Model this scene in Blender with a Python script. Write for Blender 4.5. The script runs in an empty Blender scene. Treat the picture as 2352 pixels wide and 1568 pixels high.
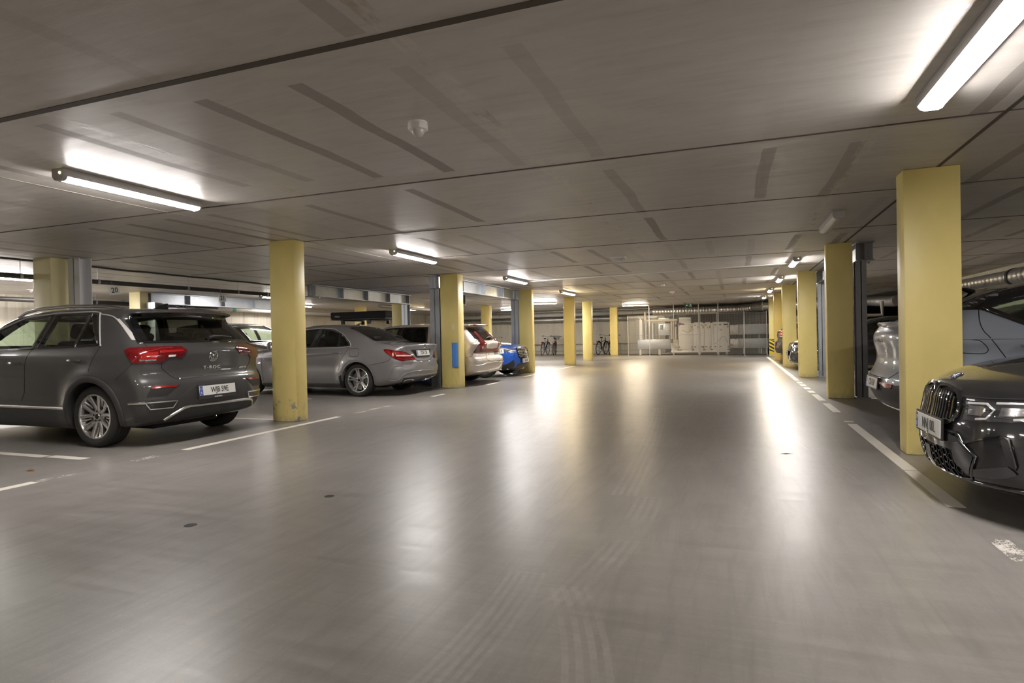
import bpy, bmesh, math, random
import numpy as np
from mathutils import Vector, Matrix
from mathutils.geometry import delaunay_2d_cdt
random.seed(7)
PI = math.pi
scn = bpy.context.scene
COL = scn.collection

# ---------------------------------------------------------------- camera
IMG_W, IMG_H = 2352, 1568
CAM_F, CAM_YAW, CAM_PITCH, CAM_ROLL, CAM_Z = 1393.14, math.radians(20.203), math.radians(0.525), math.radians(-1.199), 1.1174
def cam_basis():
    f = np.array([-math.sin(CAM_YAW)*math.cos(CAM_PITCH), math.cos(CAM_YAW)*math.cos(CAM_PITCH), -math.sin(CAM_PITCH)])
    r = np.cross(f, [0, 0, 1]); r /= np.linalg.norm(r)
    u = np.cross(r, f)
    return r*math.cos(CAM_ROLL)+u*math.sin(CAM_ROLL), -r*math.sin(CAM_ROLL)+u*math.cos(CAM_ROLL), f
CR, CU, CF = cam_basis()
cam = bpy.data.cameras.new('camera')
cam.sensor_fit = 'HORIZONTAL'; cam.sensor_width = 36.0; cam.lens = CAM_F*36.0/IMG_W
cam.clip_start = 0.05; cam.clip_end = 200
camo = bpy.data.objects.new('camera', cam); COL.objects.link(camo)
camo.matrix_world = Matrix(((CR[0], CU[0], -CF[0], 0), (CR[1], CU[1], -CF[1], 0), (CR[2], CU[2], -CF[2], CAM_Z), (0, 0, 0, 1)))
scn.camera = camo

# ---------------------------------------------------------------- world, exposure
w = bpy.data.worlds.new('world'); scn.world = w; w.use_nodes = True
w.node_tree.nodes['Background'].inputs[0].default_value = (0.9, 0.85, 0.8, 1)
w.node_tree.nodes['Background'].inputs[1].default_value = 0.02
scn.view_settings.view_transform = 'Standard'; scn.view_settings.look = 'None'
scn.view_settings.gamma = 1.0; scn.view_settings.use_curve_mapping = False
scn.view_settings.exposure = 2.8
LAMP_POWER = 22.0          # radiance of the opal lamp diffusers
scn.cycles.use_denoising = True
scn.cycles.max_bounces = 9; scn.cycles.diffuse_bounces = 4; scn.cycles.glossy_bounces = 4
scn.cycles.use_adaptive_sampling = True; scn.cycles.adaptive_threshold = 0.035
scn.cycles.transparent_max_bounces = 12; scn.cycles.sample_clamp_indirect = 8.0
scn.cycles.caustics_reflective = False; scn.cycles.caustics_refractive = False

# ---------------------------------------------------------------- materials
class NT:
    def __init__(s, name):
        s.m = bpy.data.materials.new(name); s.m.use_nodes = True
        s.t = s.m.node_tree; s.t.nodes.clear()
        s.out = s.t.nodes.new('ShaderNodeOutputMaterial')
        tc = s.t.nodes.new('ShaderNodeTexCoord'); s.obj = tc.outputs['Object']
        g = s.t.nodes.new('ShaderNodeNewGeometry'); s.pos = g.outputs['Position']
    def lk(s, a, inp):
        if isinstance(a, bpy.types.NodeSocket): s.t.links.new(a, inp)
        elif a is not None:
            if inp.type == 'RGBA' and not hasattr(a, '__len__'): a = (a, a, a, 1)
            if inp.type == 'RGBA' and len(a) == 3: a = (*a, 1)
            inp.default_value = a
    def math(s, op, a, b=None, c=None, clamp=False):
        n = s.t.nodes.new('ShaderNodeMath'); n.operation = op; n.use_clamp = clamp
        s.lk(a, n.inputs[0]); s.lk(b, n.inputs[1])
        if c is not None: s.lk(c, n.inputs[2])
        return n.outputs[0]
    def mix(s, f, a, b, mode='MIX'):
        n = s.t.nodes.new('ShaderNodeMix'); n.data_type = 'RGBA'; n.blend_type = mode
        s.lk(f, n.inputs[0]); s.lk(a, n.inputs[6]); s.lk(b, n.inputs[7]); return n.outputs[2]
    def map(s, v, scale=(1, 1, 1), loc=(0, 0, 0), rot=(0, 0, 0)):
        n = s.t.nodes.new('ShaderNodeMapping'); s.lk(v, n.inputs[0])
        n.inputs[1].default_value = loc; n.inputs[2].default_value = rot; n.inputs[3].default_value = scale
        return n.outputs[0]
    def noise(s, v, scale, detail=4, rough=0.55, dist=0.0):
        n = s.t.nodes.new('ShaderNodeTexNoise'); s.lk(v, n.inputs['Vector'])
        n.inputs['Scale'].default_value = scale; n.inputs['Detail'].default_value = detail
        n.inputs['Roughness'].default_value = rough; n.inputs['Distortion'].default_value = dist
        return n.outputs[0]
    def white(s, v):
        n = s.t.nodes.new('ShaderNodeTexWhiteNoise'); n.noise_dimensions = '3D'; s.lk(v, n.inputs['Vector']); return n.outputs['Value']
    def rng(s, v, a, b, c=0.0, d=1.0, smooth=False):
        n = s.t.nodes.new('ShaderNodeMapRange'); n.interpolation_type = 'SMOOTHSTEP' if smooth else 'LINEAR'
        s.lk(v, n.inputs[0]); s.lk(a, n.inputs[1]); s.lk(b, n.inputs[2]); s.lk(c, n.inputs[3]); s.lk(d, n.inputs[4]); return n.outputs[0]
    def sep(s, v):
        n = s.t.nodes.new('ShaderNodeSeparateXYZ'); s.lk(v, n.inputs[0]); return n.outputs
    def comb(s, x, y, z):
        n = s.t.nodes.new('ShaderNodeCombineXYZ')
        for a, i in zip((x, y, z), n.inputs): s.lk(a, i)
        return n.outputs[0]
    def bump(s, h, strength=0.2, dist=0.01):
        n = s.t.nodes.new('ShaderNodeBump'); n.inputs['Strength'].default_value = strength
        n.inputs['Distance'].default_value = dist; s.lk(h, n.inputs['Height']); return n.outputs[0]
    def bsdf(s, col, rough=0.5, metal=0.0, normal=None, spec=None, coat=None, alpha=None, emis=None, emstr=None, coat_rough=0.04):
        n = s.t.nodes.new('ShaderNodeBsdfPrincipled')
        s.lk(col, n.inputs['Base Color']); s.lk(rough, n.inputs['Roughness']); s.lk(metal, n.inputs['Metallic'])
        if normal is not None: s.lk(normal, n.inputs['Normal'])
        if spec is not None: s.lk(spec, n.inputs['Specular IOR Level'])
        if coat is not None:
            s.lk(coat, n.inputs['Coat Weight']); n.inputs['Coat Roughness'].default_value = coat_rough
        if alpha is not None: s.lk(alpha, n.inputs['Alpha'])
        if emis is not None: s.lk(emis, n.inputs['Emission Color']); s.lk(emstr, n.inputs['Emission Strength'])
        s.t.links.new(n.outputs[0], s.out.inputs[0]); return n

MATS = {}
def M(name, col, rough=0.5, metal=0.0, var=0.12, vscale=6.0, bump=0.0, bscale=60, coat=None, spec=None, stretch=(1, 1, 1)):
    """plain procedural material: colour with gentle noise variation"""
    if name in MATS: return MATS[name]
    n = NT(name)
    v = n.map(n.obj, stretch)
    f = n.noise(v, vscale, 5)
    c0 = tuple(max(0, c*(1-var)) for c in col); c1 = tuple(min(1, c*(1+var)) for c in col)
    c = n.mix(f, c0, c1)
    nm = n.bump(n.noise(v, bscale, 4), bump, 0.005) if bump else None
    r = n.rng(f, 0.2, 0.8, rough*0.9, min(1, rough*1.1))
    n.bsdf(c, r, metal, nm, spec, coat)
    MATS[name] = n.m; return n.m
def EMI(name, col, strength):
    if name in MATS: return MATS[name]
    n = NT(name)
    n.bsdf((0.8, 0.8, 0.8), 0.4, emis=col, emstr=strength)
    MATS[name] = n.m; return n.m
def GLASS(name, tint, rough=0.0):
    if name in MATS: return MATS[name]
    n = NT(name); t = n.t
    tr = t.nodes.new('ShaderNodeBsdfTransparent'); tr.inputs[0].default_value = (*tint, 1)
    gl = t.nodes.new('ShaderNodeBsdfGlossy'); gl.inputs['Roughness'].default_value = rough; gl.inputs[0].default_value = (1, 1, 1, 1)
    fr = t.nodes.new('ShaderNodeFresnel'); geo = t.nodes.new('ShaderNodeNewGeometry')
    n.lk(n.math('MULTIPLY_ADD', geo.outputs['Backfacing'], 1/1.5-1.5, 1.5), fr.inputs[0])
    fac = n.math('MULTIPLY_ADD', fr.outputs[0], 1.1, 0.015, clamp=True)
    mx = t.nodes.new('ShaderNodeMixShader'); n.lk(fac, mx.inputs[0])
    t.links.new(tr.outputs[0], mx.inputs[1]); t.links.new(gl.outputs[0], mx.inputs[2]); t.links.new(mx.outputs[0], n.out.inputs[0])
    MATS[name] = n.m; return n.m
def PAINT(name, col, metal=0.55, rough=0.38):
    if name in MATS: return MATS[name]
    n = NT(name)
    fl = n.noise(n.obj, 900, 1)
    dust = n.noise(n.obj, 4.0, 5)
    c = n.mix(n.rng(fl, 0.35, 0.75), tuple(c*0.85 for c in col), tuple(min(1, c*1.25+0.003) for c in col))
    c = n.mix(n.rng(dust, 0.45, 0.9, 0, 0.05), c, (0.22, 0.20, 0.18))
    n.bsdf(c, n.rng(dust, 0.3, 0.8, rough*0.9, rough*1.15), metal, spec=0.15, coat=1.0, coat_rough=0.05)
    MATS[name] = n.m; return n.m

# ---------------------------------------------------------------- mesh helpers
def link(name, me, mat=None, parent=None):
    o = bpy.data.objects.new(name, me); COL.objects.link(o)
    if mat is not None: me.materials.append(mat)
    if parent is not None: o.parent = parent
    return o
def tag(o, label=None, cat=None, group=None, kind=None):
    if label: o['label'] = label
    if cat: o['category'] = cat
    if group: o['group'] = group
    if kind: o['kind'] = kind
    return o
def empty(name, loc=(0, 0, 0), rz=0.0, label=None, cat=None, group=None):
    o = bpy.data.objects.new(name, None); COL.objects.link(o)
    o.location = loc; o.rotation_euler = (0, 0, rz); o.empty_display_size = 0.2
    return tag(o, label, cat, group)
def kids(o): return [c for c in bpy.data.objects if c.parent == o]
def copy_tree(o, parent=None, loc=None, rz=None):
    c = o.copy(); COL.objects.link(c)
    if parent is not None: c.parent = parent
    if loc is not None: c.location = loc
    if rz is not None: c.rotation_euler = (0, 0, rz)
    for ch in list(o.children): copy_tree(ch, c)
    return c

class MB:
    def __init__(s): s.v = []; s.f = []
    def add(s, vs, fs):
        b = len(s.v); s.v += [tuple(p) for p in vs]; s.f += [tuple(i+b for i in f) for f in fs]; return s
    def box(s, x0, x1, y0, y1, z0, z1, mat=None):
        vs = [(x, y, z) for z in (z0, z1) for y in (y0, y1) for x in (x0, x1)]
        if mat is not None: vs = [mat @ Vector(p) for p in vs]
        return s.add(vs, [(0, 2, 3, 1), (4, 5, 7, 6), (0, 1, 5, 4), (2, 6, 7, 3), (0, 4, 6, 2), (1, 3, 7, 5)])
    def cyl(s, p0, p1, r0, r1=None, n=16, caps=True):
        r1 = r0 if r1 is None else r1
        p0 = Vector(p0); p1 = Vector(p1); d = (p1-p0).normalized()
        a = d.orthogonal().normalized(); b = d.cross(a)
        vs = []
        for p, r in ((p0, r0), (p1, r1)):
            vs += [p + (a*math.cos(2*PI*i/n)+b*math.sin(2*PI*i/n))*r for i in range(n)]
        fs = [(i, (i+1) % n, n+(i+1) % n, n+i) for i in range(n)]
        if caps: fs += [tuple(reversed(range(n))), tuple(range(n, 2*n))]
        return s.add(vs, fs)
    def tube(s, pts, r, n=10, closed=False):
        pts = [Vector(p) for p in pts]; m = len(pts); rs = r if hasattr(r, '__len__') else [r]*m
        vs = []; a = None
        for i, p in enumerate(pts):
            q0 = pts[i-1] if (i > 0 or closed) else p; q1 = pts[(i+1) % m] if (i < m-1 or closed) else p
            d = (q1-q0).normalized()
            a = d.orthogonal().normalized() if a is None else (a-d*a.dot(d)).normalized()
            b = d.cross(a)
            vs += [p+(a*math.cos(2*PI*k/n)+b*math.sin(2*PI*k/n))*rs[i] for k in range(n)]
        fs = []
        for i in range(m if closed else m-1):
            j = (i+1) % m
            fs += [(i*n+k, i*n+(k+1) % n, j*n+(k+1) % n, j*n+k) for k in range(n)]
        if not closed: fs += [tuple(reversed(range(n))), tuple(range((m-1)*n, m*n))]
        return s.add(vs, fs)
    def lathe(s, prof, n=32, mat=None, closed=False):
        """prof: (radius, axial) ; axis = Z, optional matrix"""
        m = len(prof); vs = []
        for r, z in prof:
            vs += [Vector((r*math.cos(2*PI*k/n), r*math.sin(2*PI*k/n), z)) for k in range(n)]
        if mat is not None: vs = [mat @ p for p in vs]
        fs = []
        for i in range(m if closed else m-1):
            j = (i+1) % m
            fs += [(i*n+k, i*n+(k+1) % n, j*n+(k+1) % n, j*n+k) for k in range(n)]
        return s.add(vs, fs)
    def prism(s, poly, z0, z1, mat=None):
        n = len(poly)
        vs = [Vector((x, y, z0)) for x, y in poly]+[Vector((x, y, z1)) for x, y in poly]
        if mat is not None: vs = [mat @ p for p in vs]
        fs = [tuple(reversed(range(n))), tuple(range(n, 2*n))]+[(i, (i+1) % n, n+(i+1) % n, n+i) for i in range(n)]
        return s.add(vs, fs)
    def sphere(s, c, r, nu=16, nv=10, v0=0.0, v1=1.0):
        c = Vector(c); r = r if hasattr(r, '__len__') else (r, r, r)
        prof = []; vs = []
        for j in range(nv+1):
            t = PI*(v0+(v1-v0)*j/nv)
            vs += [c+Vector((r[0]*math.sin(t)*math.cos(2*PI*k/nu), r[1]*math.sin(t)*math.sin(2*PI*k/nu), r[2]*math.cos(t))) for k in range(nu)]
        fs = [(j*nu+k, (j+1)*nu+k, (j+1)*nu+(k+1) % nu, j*nu+(k+1) % nu) for j in range(nv) for k in range(nu)]
        return s.add(vs, fs)
    def mesh(s, name, smooth=40, bevel=0.0, seg=2, merge=True):
        me = bpy.data.meshes.new(name)
        bm = bmesh.new()
        bv = [bm.verts.new(p) for p in s.v]
        for f in s.f:
            try: bm.faces.new([bv[i] for i in f])
            except ValueError: pass
        if merge: bmesh.ops.remove_doubles(bm, verts=bm.verts, dist=1e-6)
        bmesh.ops.recalc_face_normals(bm, faces=bm.faces)
        if bevel:
            es = [e for e in bm.edges if len(e.link_faces) == 2 and e.calc_face_angle(0) > 0.5]
            bmesh.ops.bevel(bm, geom=es, offset=bevel, segments=seg, profile=0.5, affect='EDGES', clamp_overlap=True)
        for f in bm.faces: f.smooth = bool(smooth)
        bm.to_mesh(me); bm.free()
        if smooth: me.set_sharp_from_angle(angle=math.radians(smooth))
        return me
    def build(s, name, mat, parent=None, smooth=40, bevel=0.0, seg=2):
        return link(name, s.mesh(name, smooth, bevel, seg), mat, parent)

def text_mesh(name, txt, size, mat, parent=None, matrix=None, depth=0.002, align='CENTER', spacing=1.0, sx=1.0, bold=0.012):
    cu = bpy.data.curves.new('t', 'FONT'); cu.body = txt; cu.size = size; cu.extrude = depth
    cu.align_x = align; cu.align_y = 'CENTER'; cu.space_character = spacing; cu.resolution_u = 3; cu.offset = size*bold
    to = bpy.data.objects.new('t', cu); COL.objects.link(to)
    bpy.context.view_layer.update()
    me = bpy.data.meshes.new_from_object(to.evaluated_get(bpy.context.evaluated_depsgraph_get()))
    bpy.data.objects.remove(to); bpy.data.curves.remove(cu)
    me.name = name; me.materials.clear()
    T = Matrix.Diagonal((sx, 1, 1, 1))
    me.transform(T if matrix is None else matrix @ T)
    return link(name, me, mat, parent)

def frame(origin, xdir, zdir):
    """matrix with local +z along zdir and +x close to xdir"""
    z = Vector(zdir).normalized(); x = Vector(xdir); x = (x-z*x.dot(z)).normalized(); y = z.cross(x)
    m = Matrix((x, y, z)).transposed().to_4x4(); m.translation = Vector(origin); return m
# ---------------------------------------------------------------- setting materials
CEIL = 2.5
def mat_floor():
    n = NT('epoxy_concrete_floor'); p = n.pos
    big = n.noise(n.map(p, (0.35, 0.22, 1)), 1.0, 4, 0.6, 0.6)
    swirl = n.noise(n.map(p, (1.6, 0.5, 1), rot=(0, 0, 0.5)), 1.6, 6, 0.62, 1.6)
    swirl2 = n.noise(n.map(p, (0.5, 2.6, 1), rot=(0, 0, -0.25)), 1.5, 6, 0.6, 1.2)
    fine = n.noise(n.map(p, (1, 1, 1)), 55, 4, 0.7)
    vfine = n.noise(p, 240, 2, 0.6)
    brush = n.noise(n.map(p, (0.9, 9.0, 1), rot=(0, 0, 0.12)), 1.6, 7, 0.62, 0.9)
    brush2 = n.noise(n.map(p, (9.0, 1.1, 1), rot=(0, 0, 0.35)), 1.3, 6, 0.62, 1.1)
    hair = n.noise(n.map(p, (1, 1, 1)), 26, 3, 0.5, 3.0)
    c = n.mix(n.rng(big, 0.3, 0.7), (0.175, 0.162, 0.147), (0.225, 0.208, 0.189))
    c = n.mix(n.rng(swirl, 0.35, 0.7, 0, 0.5), c, (0.28, 0.266, 0.246))
    c = n.mix(n.rng(swirl2, 0.45, 0.75, 0, 0.4), c, (0.17, 0.163, 0.155))
    c = n.mix(n.rng(fine, 0.55, 0.8, 0, 0.35), c, (0.42, 0.40, 0.37))
    c = n.mix(n.rng(vfine, 0.6, 0.85, 0, 0.25), c, (0.14, 0.135, 0.13))
    c = n.mix(n.rng(brush, 0.42, 0.72, 0, 0.6), c, (0.285, 0.267, 0.245))
    c = n.mix(n.rng(brush2, 0.46, 0.72, 0, 0.5), c, (0.145, 0.138, 0.13))
    c = n.mix(n.math('MULTIPLY', n.math('LESS_THAN', n.math('ABSOLUTE', n.math('SUBTRACT', hair, 0.5)), 0.006), n.rng(big, 0.45, 0.7, 0, 0.4)), c, (0.46, 0.44, 0.41))
    # rubber tracks: striped bands between two floor points
    x, y, z = n.sep(p)
    patchy = n.math('MULTIPLY', n.rng(n.noise(p, 1.3, 3), 0.38, 0.62), n.rng(n.noise(p, 14, 4, 0.7), 0.3, 0.65, 0.15, 0.8))
    def track(x0, y0, x1, y1, width, stripes, col, amt):
        dx, dy = x1-x0, y1-y0; L = math.hypot(dx, dy); dx /= L; dy /= L
        rx = n.math('SUBTRACT', x, x0); ry = n.math('SUBTRACT', y, y0)
        t = n.math('ADD', n.math('MULTIPLY', rx, dx), n.math('MULTIPLY', ry, dy))
        s = n.math('ADD', n.math('MULTIPLY', rx, -dy), n.math('MULTIPLY', ry, dx))
        s = n.math('ADD', s, n.math('MULTIPLY', n.math('POWER', n.math('ABSOLUTE', n.math('DIVIDE', t, L)), 2.0), width*0.9))
        inw = n.math('LESS_THAN', n.math('ABSOLUTE', s), width/2)
        inl = n.math('MULTIPLY', n.math('GREATER_THAN', t, 0), n.math('LESS_THAN', t, L))
        st = n.math('GREATER_THAN', n.math('SINE', n.math('MULTIPLY', s, 2*PI*stripes/width)), -0.1)
        return n.math('MULTIPLY', n.math('MULTIPLY', n.math('MULTIPLY', inw, inl), st), n.math('MULTIPLY', patchy, amt)), col
    for tr in (track(-1.05, 9.2, -0.55, 4.2, .2, 4, (.42, .405, .385), .5), track(-.55, 4.2, -.5, 2.4, .2, 4, (.42, .405, .385), .4),
               track(-.7, 2.6, -.22, 1.6, .2, 4, (.43, .41, .38), .45), track(-.95, 2.7, -.8, 1.4, .2, 5, (.43, .41, .38), .35),
               track(-2.2, 3.1, -.3, 3.75, .18, 3, (.16, .155, .15), .14), track(-1.8, 6.5, .9, 8.6, .16, 3, (.16, .155, .15), .12),
               track(-2.8, 5.2, -.4, 5.7, .16, 3, (.16, .155, .15), .12), track(-3.4, 9, .8, 14, .17, 3, (.16, .155, .15), .14),
               track(.6, 6.9, 1.1, 4.3, .2, 4, (.42, .4, .38), .35)):
        c = n.mix(tr[0], c, tr[1])
    r = n.math('ADD', n.rng(brush, 0.28, 0.74, 0.285, 0.385), n.rng(fine, 0.3, 0.8, -0.01, 0.03))
    r = n.math('ADD', r, n.rng(big, 0.35, 0.7, -0.01, 0.03))
    nm = n.bump(n.noise(p, 38, 1, 0.5), 0.05, 0.004)
    n.bsdf(c, r, 0, nm, spec=0.6); return n.m

def mat_ceiling():
    n = NT('cast_concrete_ceiling'); p = n.pos
    x, y, z = n.sep(p)
    big = n.noise(n.map(p, (0.5, 0.5, 1)), 1.0, 4, 0.6, 0.4)
    streak = n.noise(n.map(p, (1.1, 7.0, 1)), 2.2, 6, 0.62, 0.5)
    fine = n.noise(n.map(p, (8, 40, 1)), 2.0, 4, 0.65)
    c = n.mix(n.rng(big, 0.3, 0.7), (0.56, 0.525, 0.49), (0.66, 0.625, 0.59))
    c = n.mix(n.rng(streak, 0.4, 0.72, 0, 0.35), c, (0.72, 0.69, 0.65))
    c = n.mix(n.rng(streak, 0.25, 0.42, 0.3, 0), c, (0.44, 0.405, 0.37))
    # formwork strips running along the drive in each slab
    wob = n.math('MULTIPLY', n.noise(p, 1.1, 2), 0.09)
    xs = n.math('DIVIDE', n.math('ADD', x, wob), 0.62)
    ys = n.math('DIVIDE', n.math('SUBTRACT', y, 2.42), 2.37)
    xi = n.math('FLOOR', xs); yi = n.math('FLOOR', ys)
    xf = n.math('FRACT', xs); yf = n.math('FRACT', ys)
    wn = n.white(n.comb(xi, yi, 3.3)); wn2 = n.white(n.comb(yi, xi, 7.1))
    band = n.math('LESS_THAN', n.math('ABSOLUTE', n.math('SUBTRACT', xf, 0.5)), 0.085)
    ext = n.math('LESS_THAN', n.math('ABSOLUTE', n.math('SUBTRACT', yf, n.rng(wn2, 0, 1, 0.42, 0.58))), n.rng(wn2, 0, 1, 0.36, 0.43))
    on = n.math('MULTIPLY', n.math('MULTIPLY', band, ext), n.rng(wn, 0.2, 0.9, 0.0, 0.95))
    on = n.math('MULTIPLY', on, n.rng(fine, 0.2, 0.5, 0.7, 1.0))
    c = n.mix(on, c, (0.40, 0.365, 0.335))
    # rough filler lines on every fourth strip
    xg = n.math('FRACT', n.math('DIVIDE', n.math('ADD', x, n.math('ADD', wob, 0.2)), 2.4))
    fil = n.math('LESS_THAN', n.math('ABSOLUTE', n.math('SUBTRACT', xg, 0.5)), 0.02)
    fil = n.math('MULTIPLY', fil, n.rng(n.noise(n.map(p, (9, 2.2, 1)), 2.5, 4, 0.7), 0.45, 0.6))
    c = n.mix(n.math('MULTIPLY', fil, 0.75), c, (0.70, 0.64, 0.56))
    fil2 = n.math('MULTIPLY', fil, n.rng(n.noise(p, 3.5, 3), 0.52, 0.66))
    c = n.mix(n.math('MULTIPLY', fil2, 0.7), c, (0.36, 0.29, 0.21))
    r = n.rng(streak, 0.35, 0.7, 0.52, 0.33); r = n.math('ADD', r, n.math('MULTIPLY', on, 0.25))
    nm = n.bump(n.math('ADD', n.math('MULTIPLY', fine, 0.3), n.math('ADD', n.math('MULTIPLY', streak, 0.5), n.math('MULTIPLY', fil, 0.8))), 0.18, 0.008)
    n.bsdf(c, r, 0, nm, spec=0.45); return n.m

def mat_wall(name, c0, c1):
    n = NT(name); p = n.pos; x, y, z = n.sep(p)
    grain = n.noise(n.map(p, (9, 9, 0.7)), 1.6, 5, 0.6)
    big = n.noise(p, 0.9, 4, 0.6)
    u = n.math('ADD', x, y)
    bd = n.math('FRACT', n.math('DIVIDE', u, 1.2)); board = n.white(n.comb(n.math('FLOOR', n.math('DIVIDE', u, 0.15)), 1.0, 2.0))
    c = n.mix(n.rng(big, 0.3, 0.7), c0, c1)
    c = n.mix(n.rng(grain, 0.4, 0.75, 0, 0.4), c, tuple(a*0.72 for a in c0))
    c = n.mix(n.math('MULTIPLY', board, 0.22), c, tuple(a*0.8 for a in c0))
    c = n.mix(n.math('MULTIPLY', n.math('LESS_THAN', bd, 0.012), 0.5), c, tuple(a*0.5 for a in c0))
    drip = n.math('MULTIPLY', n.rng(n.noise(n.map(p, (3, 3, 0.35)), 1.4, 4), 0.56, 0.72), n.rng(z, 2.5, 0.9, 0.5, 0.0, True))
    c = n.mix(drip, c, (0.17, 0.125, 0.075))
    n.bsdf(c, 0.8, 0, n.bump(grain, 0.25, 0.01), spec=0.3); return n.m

def mat_pillar(name, col, chips):
    n = NT(name); p = n.obj; x, y, z = n.sep(p)
    f = n.noise(n.map(p, (1, 1, 0.5)), 3.0, 4); fine = n.noise(p, 60, 3)
    c = n.mix(n.rng(f, 0.3, 0.7), tuple(a*0.94 for a in col), tuple(min(1, a*1.04) for a in col))
    scuff = n.math('MULTIPLY', n.rng(n.noise(n.map(p, (4, 4, 1.4)), 2.2, 5, 0.7), 0.56, 0.72, 0, 0.45), n.rng(z, 1.1, 0.1, 0, 1))
    c = n.mix(scuff, c, tuple(a*0.55 for a in col))
    foot = n.rng(z, 0.10, 0.0, 0, 0.55)
    c = n.mix(n.math('MULTIPLY', foot, n.rng(n.noise(p, 14, 4), 0.35, 0.6)), c, (0.34, 0.31, 0.26))
    if chips:
        ch = n.math('MULTIPLY', n.rng(n.noise(n.map(p, (1, 1, .9), loc=chips), 7.0, 4, 0.6), 0.60, 0.62), n.rng(z, 0.34, 0.2, 0, 1))
        c = n.mix(ch, c, (0.33, 0.31, 0.29))
    n.bsdf(c, 0.42, 0, n.bump(fine, 0.08, 0.004), spec=0.45); return n.m

YEL = (0.80, 0.66, 0.25)
m_floor = mat_floor(); m_ceil = mat_ceiling()
m_wall = mat_wall('cast_concrete_wall', (0.68, 0.63, 0.53), (0.78, 0.73, 0.63))
m_wall_shade = mat_wall('shaded_concrete_wall', (0.10, 0.095, 0.09), (0.13, 0.125, 0.12))  # wall concrete darkened: shade of the unlit recess is put into the colour
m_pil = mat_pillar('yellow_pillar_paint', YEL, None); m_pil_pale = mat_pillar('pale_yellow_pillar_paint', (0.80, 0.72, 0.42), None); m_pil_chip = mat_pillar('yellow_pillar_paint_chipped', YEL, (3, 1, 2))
m_galv = M('galvanised_steel', (0.50, 0.53, 0.57), 0.42, 0.75, 0.22, 5, 0.05, 40)
m_galv_dark = M('galvanised_steel_dull', (0.40, 0.42, 0.44), 0.5, 0.7, 0.25, 5)
m_white_plastic = M('white_plastic', (0.78, 0.77, 0.74), 0.4, 0, 0.03)
m_grey_plastic = M('grey_plastic', (0.42, 0.41, 0.40), 0.45, 0, 0.04)
m_black_plastic = M('black_plastic', (0.018, 0.018, 0.018), 0.5, 0, 0.2, 20)
m_black_gloss = M('gloss_black', (0.006, 0.006, 0.007), 0.06, 0, 0.1, 6, coat=1.0)
m_steel_dark = M('dull_dark_steel', (.27, .27, .275), .55, .6, .25, 6)
m_rubber = M('tyre_rubber', (0.022, 0.021, 0.020), 0.75, 0, 0.25, 14, 0.1, 90)
m_chrome = M('chrome', (0.80, 0.80, 0.80), 0.08, 1.0, 0.03)
m_alu = M('satin_aluminium', (0.62, 0.61, 0.60), 0.3, 1.0, 0.05)
m_line = None

def mat_line():
    n = NT('worn_line_paint'); p = n.pos
    f = n.noise(p, 9, 5, 0.7); g = n.noise(p, 55, 3, 0.7)
    c = n.mix(f, (0.66, 0.62, 0.54), (0.78, 0.74, 0.66))
    a = n.math('GREATER_THAN', n.math('ADD', n.math('MULTIPLY', f, 0.8), n.math('MULTIPLY', g, 0.35)), 0.40)
    n.bsdf(c, 0.5, alpha=a); return n.m
def mat_line_worn():
    n = NT('nearly_gone_line_paint'); p = n.pos
    f = n.noise(p, 5, 4, 0.7); g = n.noise(p, 70, 3, 0.75)
    a = n.math('GREATER_THAN', n.math('ADD', n.math('MULTIPLY', f, 0.6), n.math('MULTIPLY', g, 0.6)), 0.645)
    n.bsdf((0.74, 0.70, 0.64), 0.5, alpha=a); return n.m
m_line = mat_line(); m_line_worn = mat_line_worn()

# ---------------------------------------------------------------- shell
def structure(name, mb, mat, smooth=0):
    return tag(mb.build(name, mat, None, smooth), kind='structure')
structure('floor', MB().box(-18.2, 10.2, -4.2, 41.2, -0.2, 0), m_floor)
structure('ceiling', MB().box(-18.2, 10.2, -4.2, 41.2, CEIL, CEIL+0.25), m_ceil)
structure('wall_left', MB().box(-18.2, -18, -4.2, 34.2, 0, CEIL), m_wall)
structure('wall_near', MB().box(-18.2, 6.35, -4.2, -4, 0, CEIL), m_wall)
structure('wall_right', MB().box(6.15, 6.35, -4, 21.2, 0, CEIL), m_wall)
structure('wall_far', MB().box(-18.2, -3.6, 34, 34.2, 0, CEIL), m_wall)
structure('wall_recess', MB().box(-3.8, -3.6, 34.2, 41.2, 0, CEIL).box(-3.8, 10.2, 41, 41.2, 0, CEIL).box(10, 10.2, 21, 41.2, 0, CEIL).box(6.35, 10.2, 21, 21.2, 0, CEIL), m_wall_shade)
# pale concrete upstand beams under the slab edges
structure('trim_1', MB().box(6.0, 6.15, -4, 21.2, 2.36, CEIL), m_wall)
# ceiling joints (sealed gaps between the slabs)
m_joint = M('joint_sealant', (0.10, 0.082, 0.068), 0.8, 0, 0.4, 9)
m_joint2 = M('joint_pale', (0.36, 0.32, 0.27), 0.8, 0, 0.3, 12)
k = 2
for y, wd, m in ((-2.35, .03, m_joint), (0.05, .03, m_joint), (2.42, .045, m_joint), (4.78, .018, m_joint), (7.0, .016, m_joint), (9.4, .018, m_joint),
                 (11.86, .016, m_joint), (14.2, .016, m_joint), (16.6, .016, m_joint), (19.0, .016, m_joint), (21.4, .016, m_joint), (23.8, .016, m_joint), (26.2, .016, m_joint)):
    structure('trim_%d' % k, MB().box(-10.4, 6.1, y-wd/2, y+wd/2, CEIL-0.004, CEIL+0.01), m); k += 1
for y0, y1 in ((2.45, 4.77), (4.8, 6.9)):
    pass
for x, wd, m in ((-5.6, .014, m_joint2), (1.665, .03, m_joint)):
    structure('trim_%d' % k, MB().box(x-wd/2, x+wd/2, -3.9, 30, CEIL-0.0035, CEIL+0.01), m); k += 1
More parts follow.
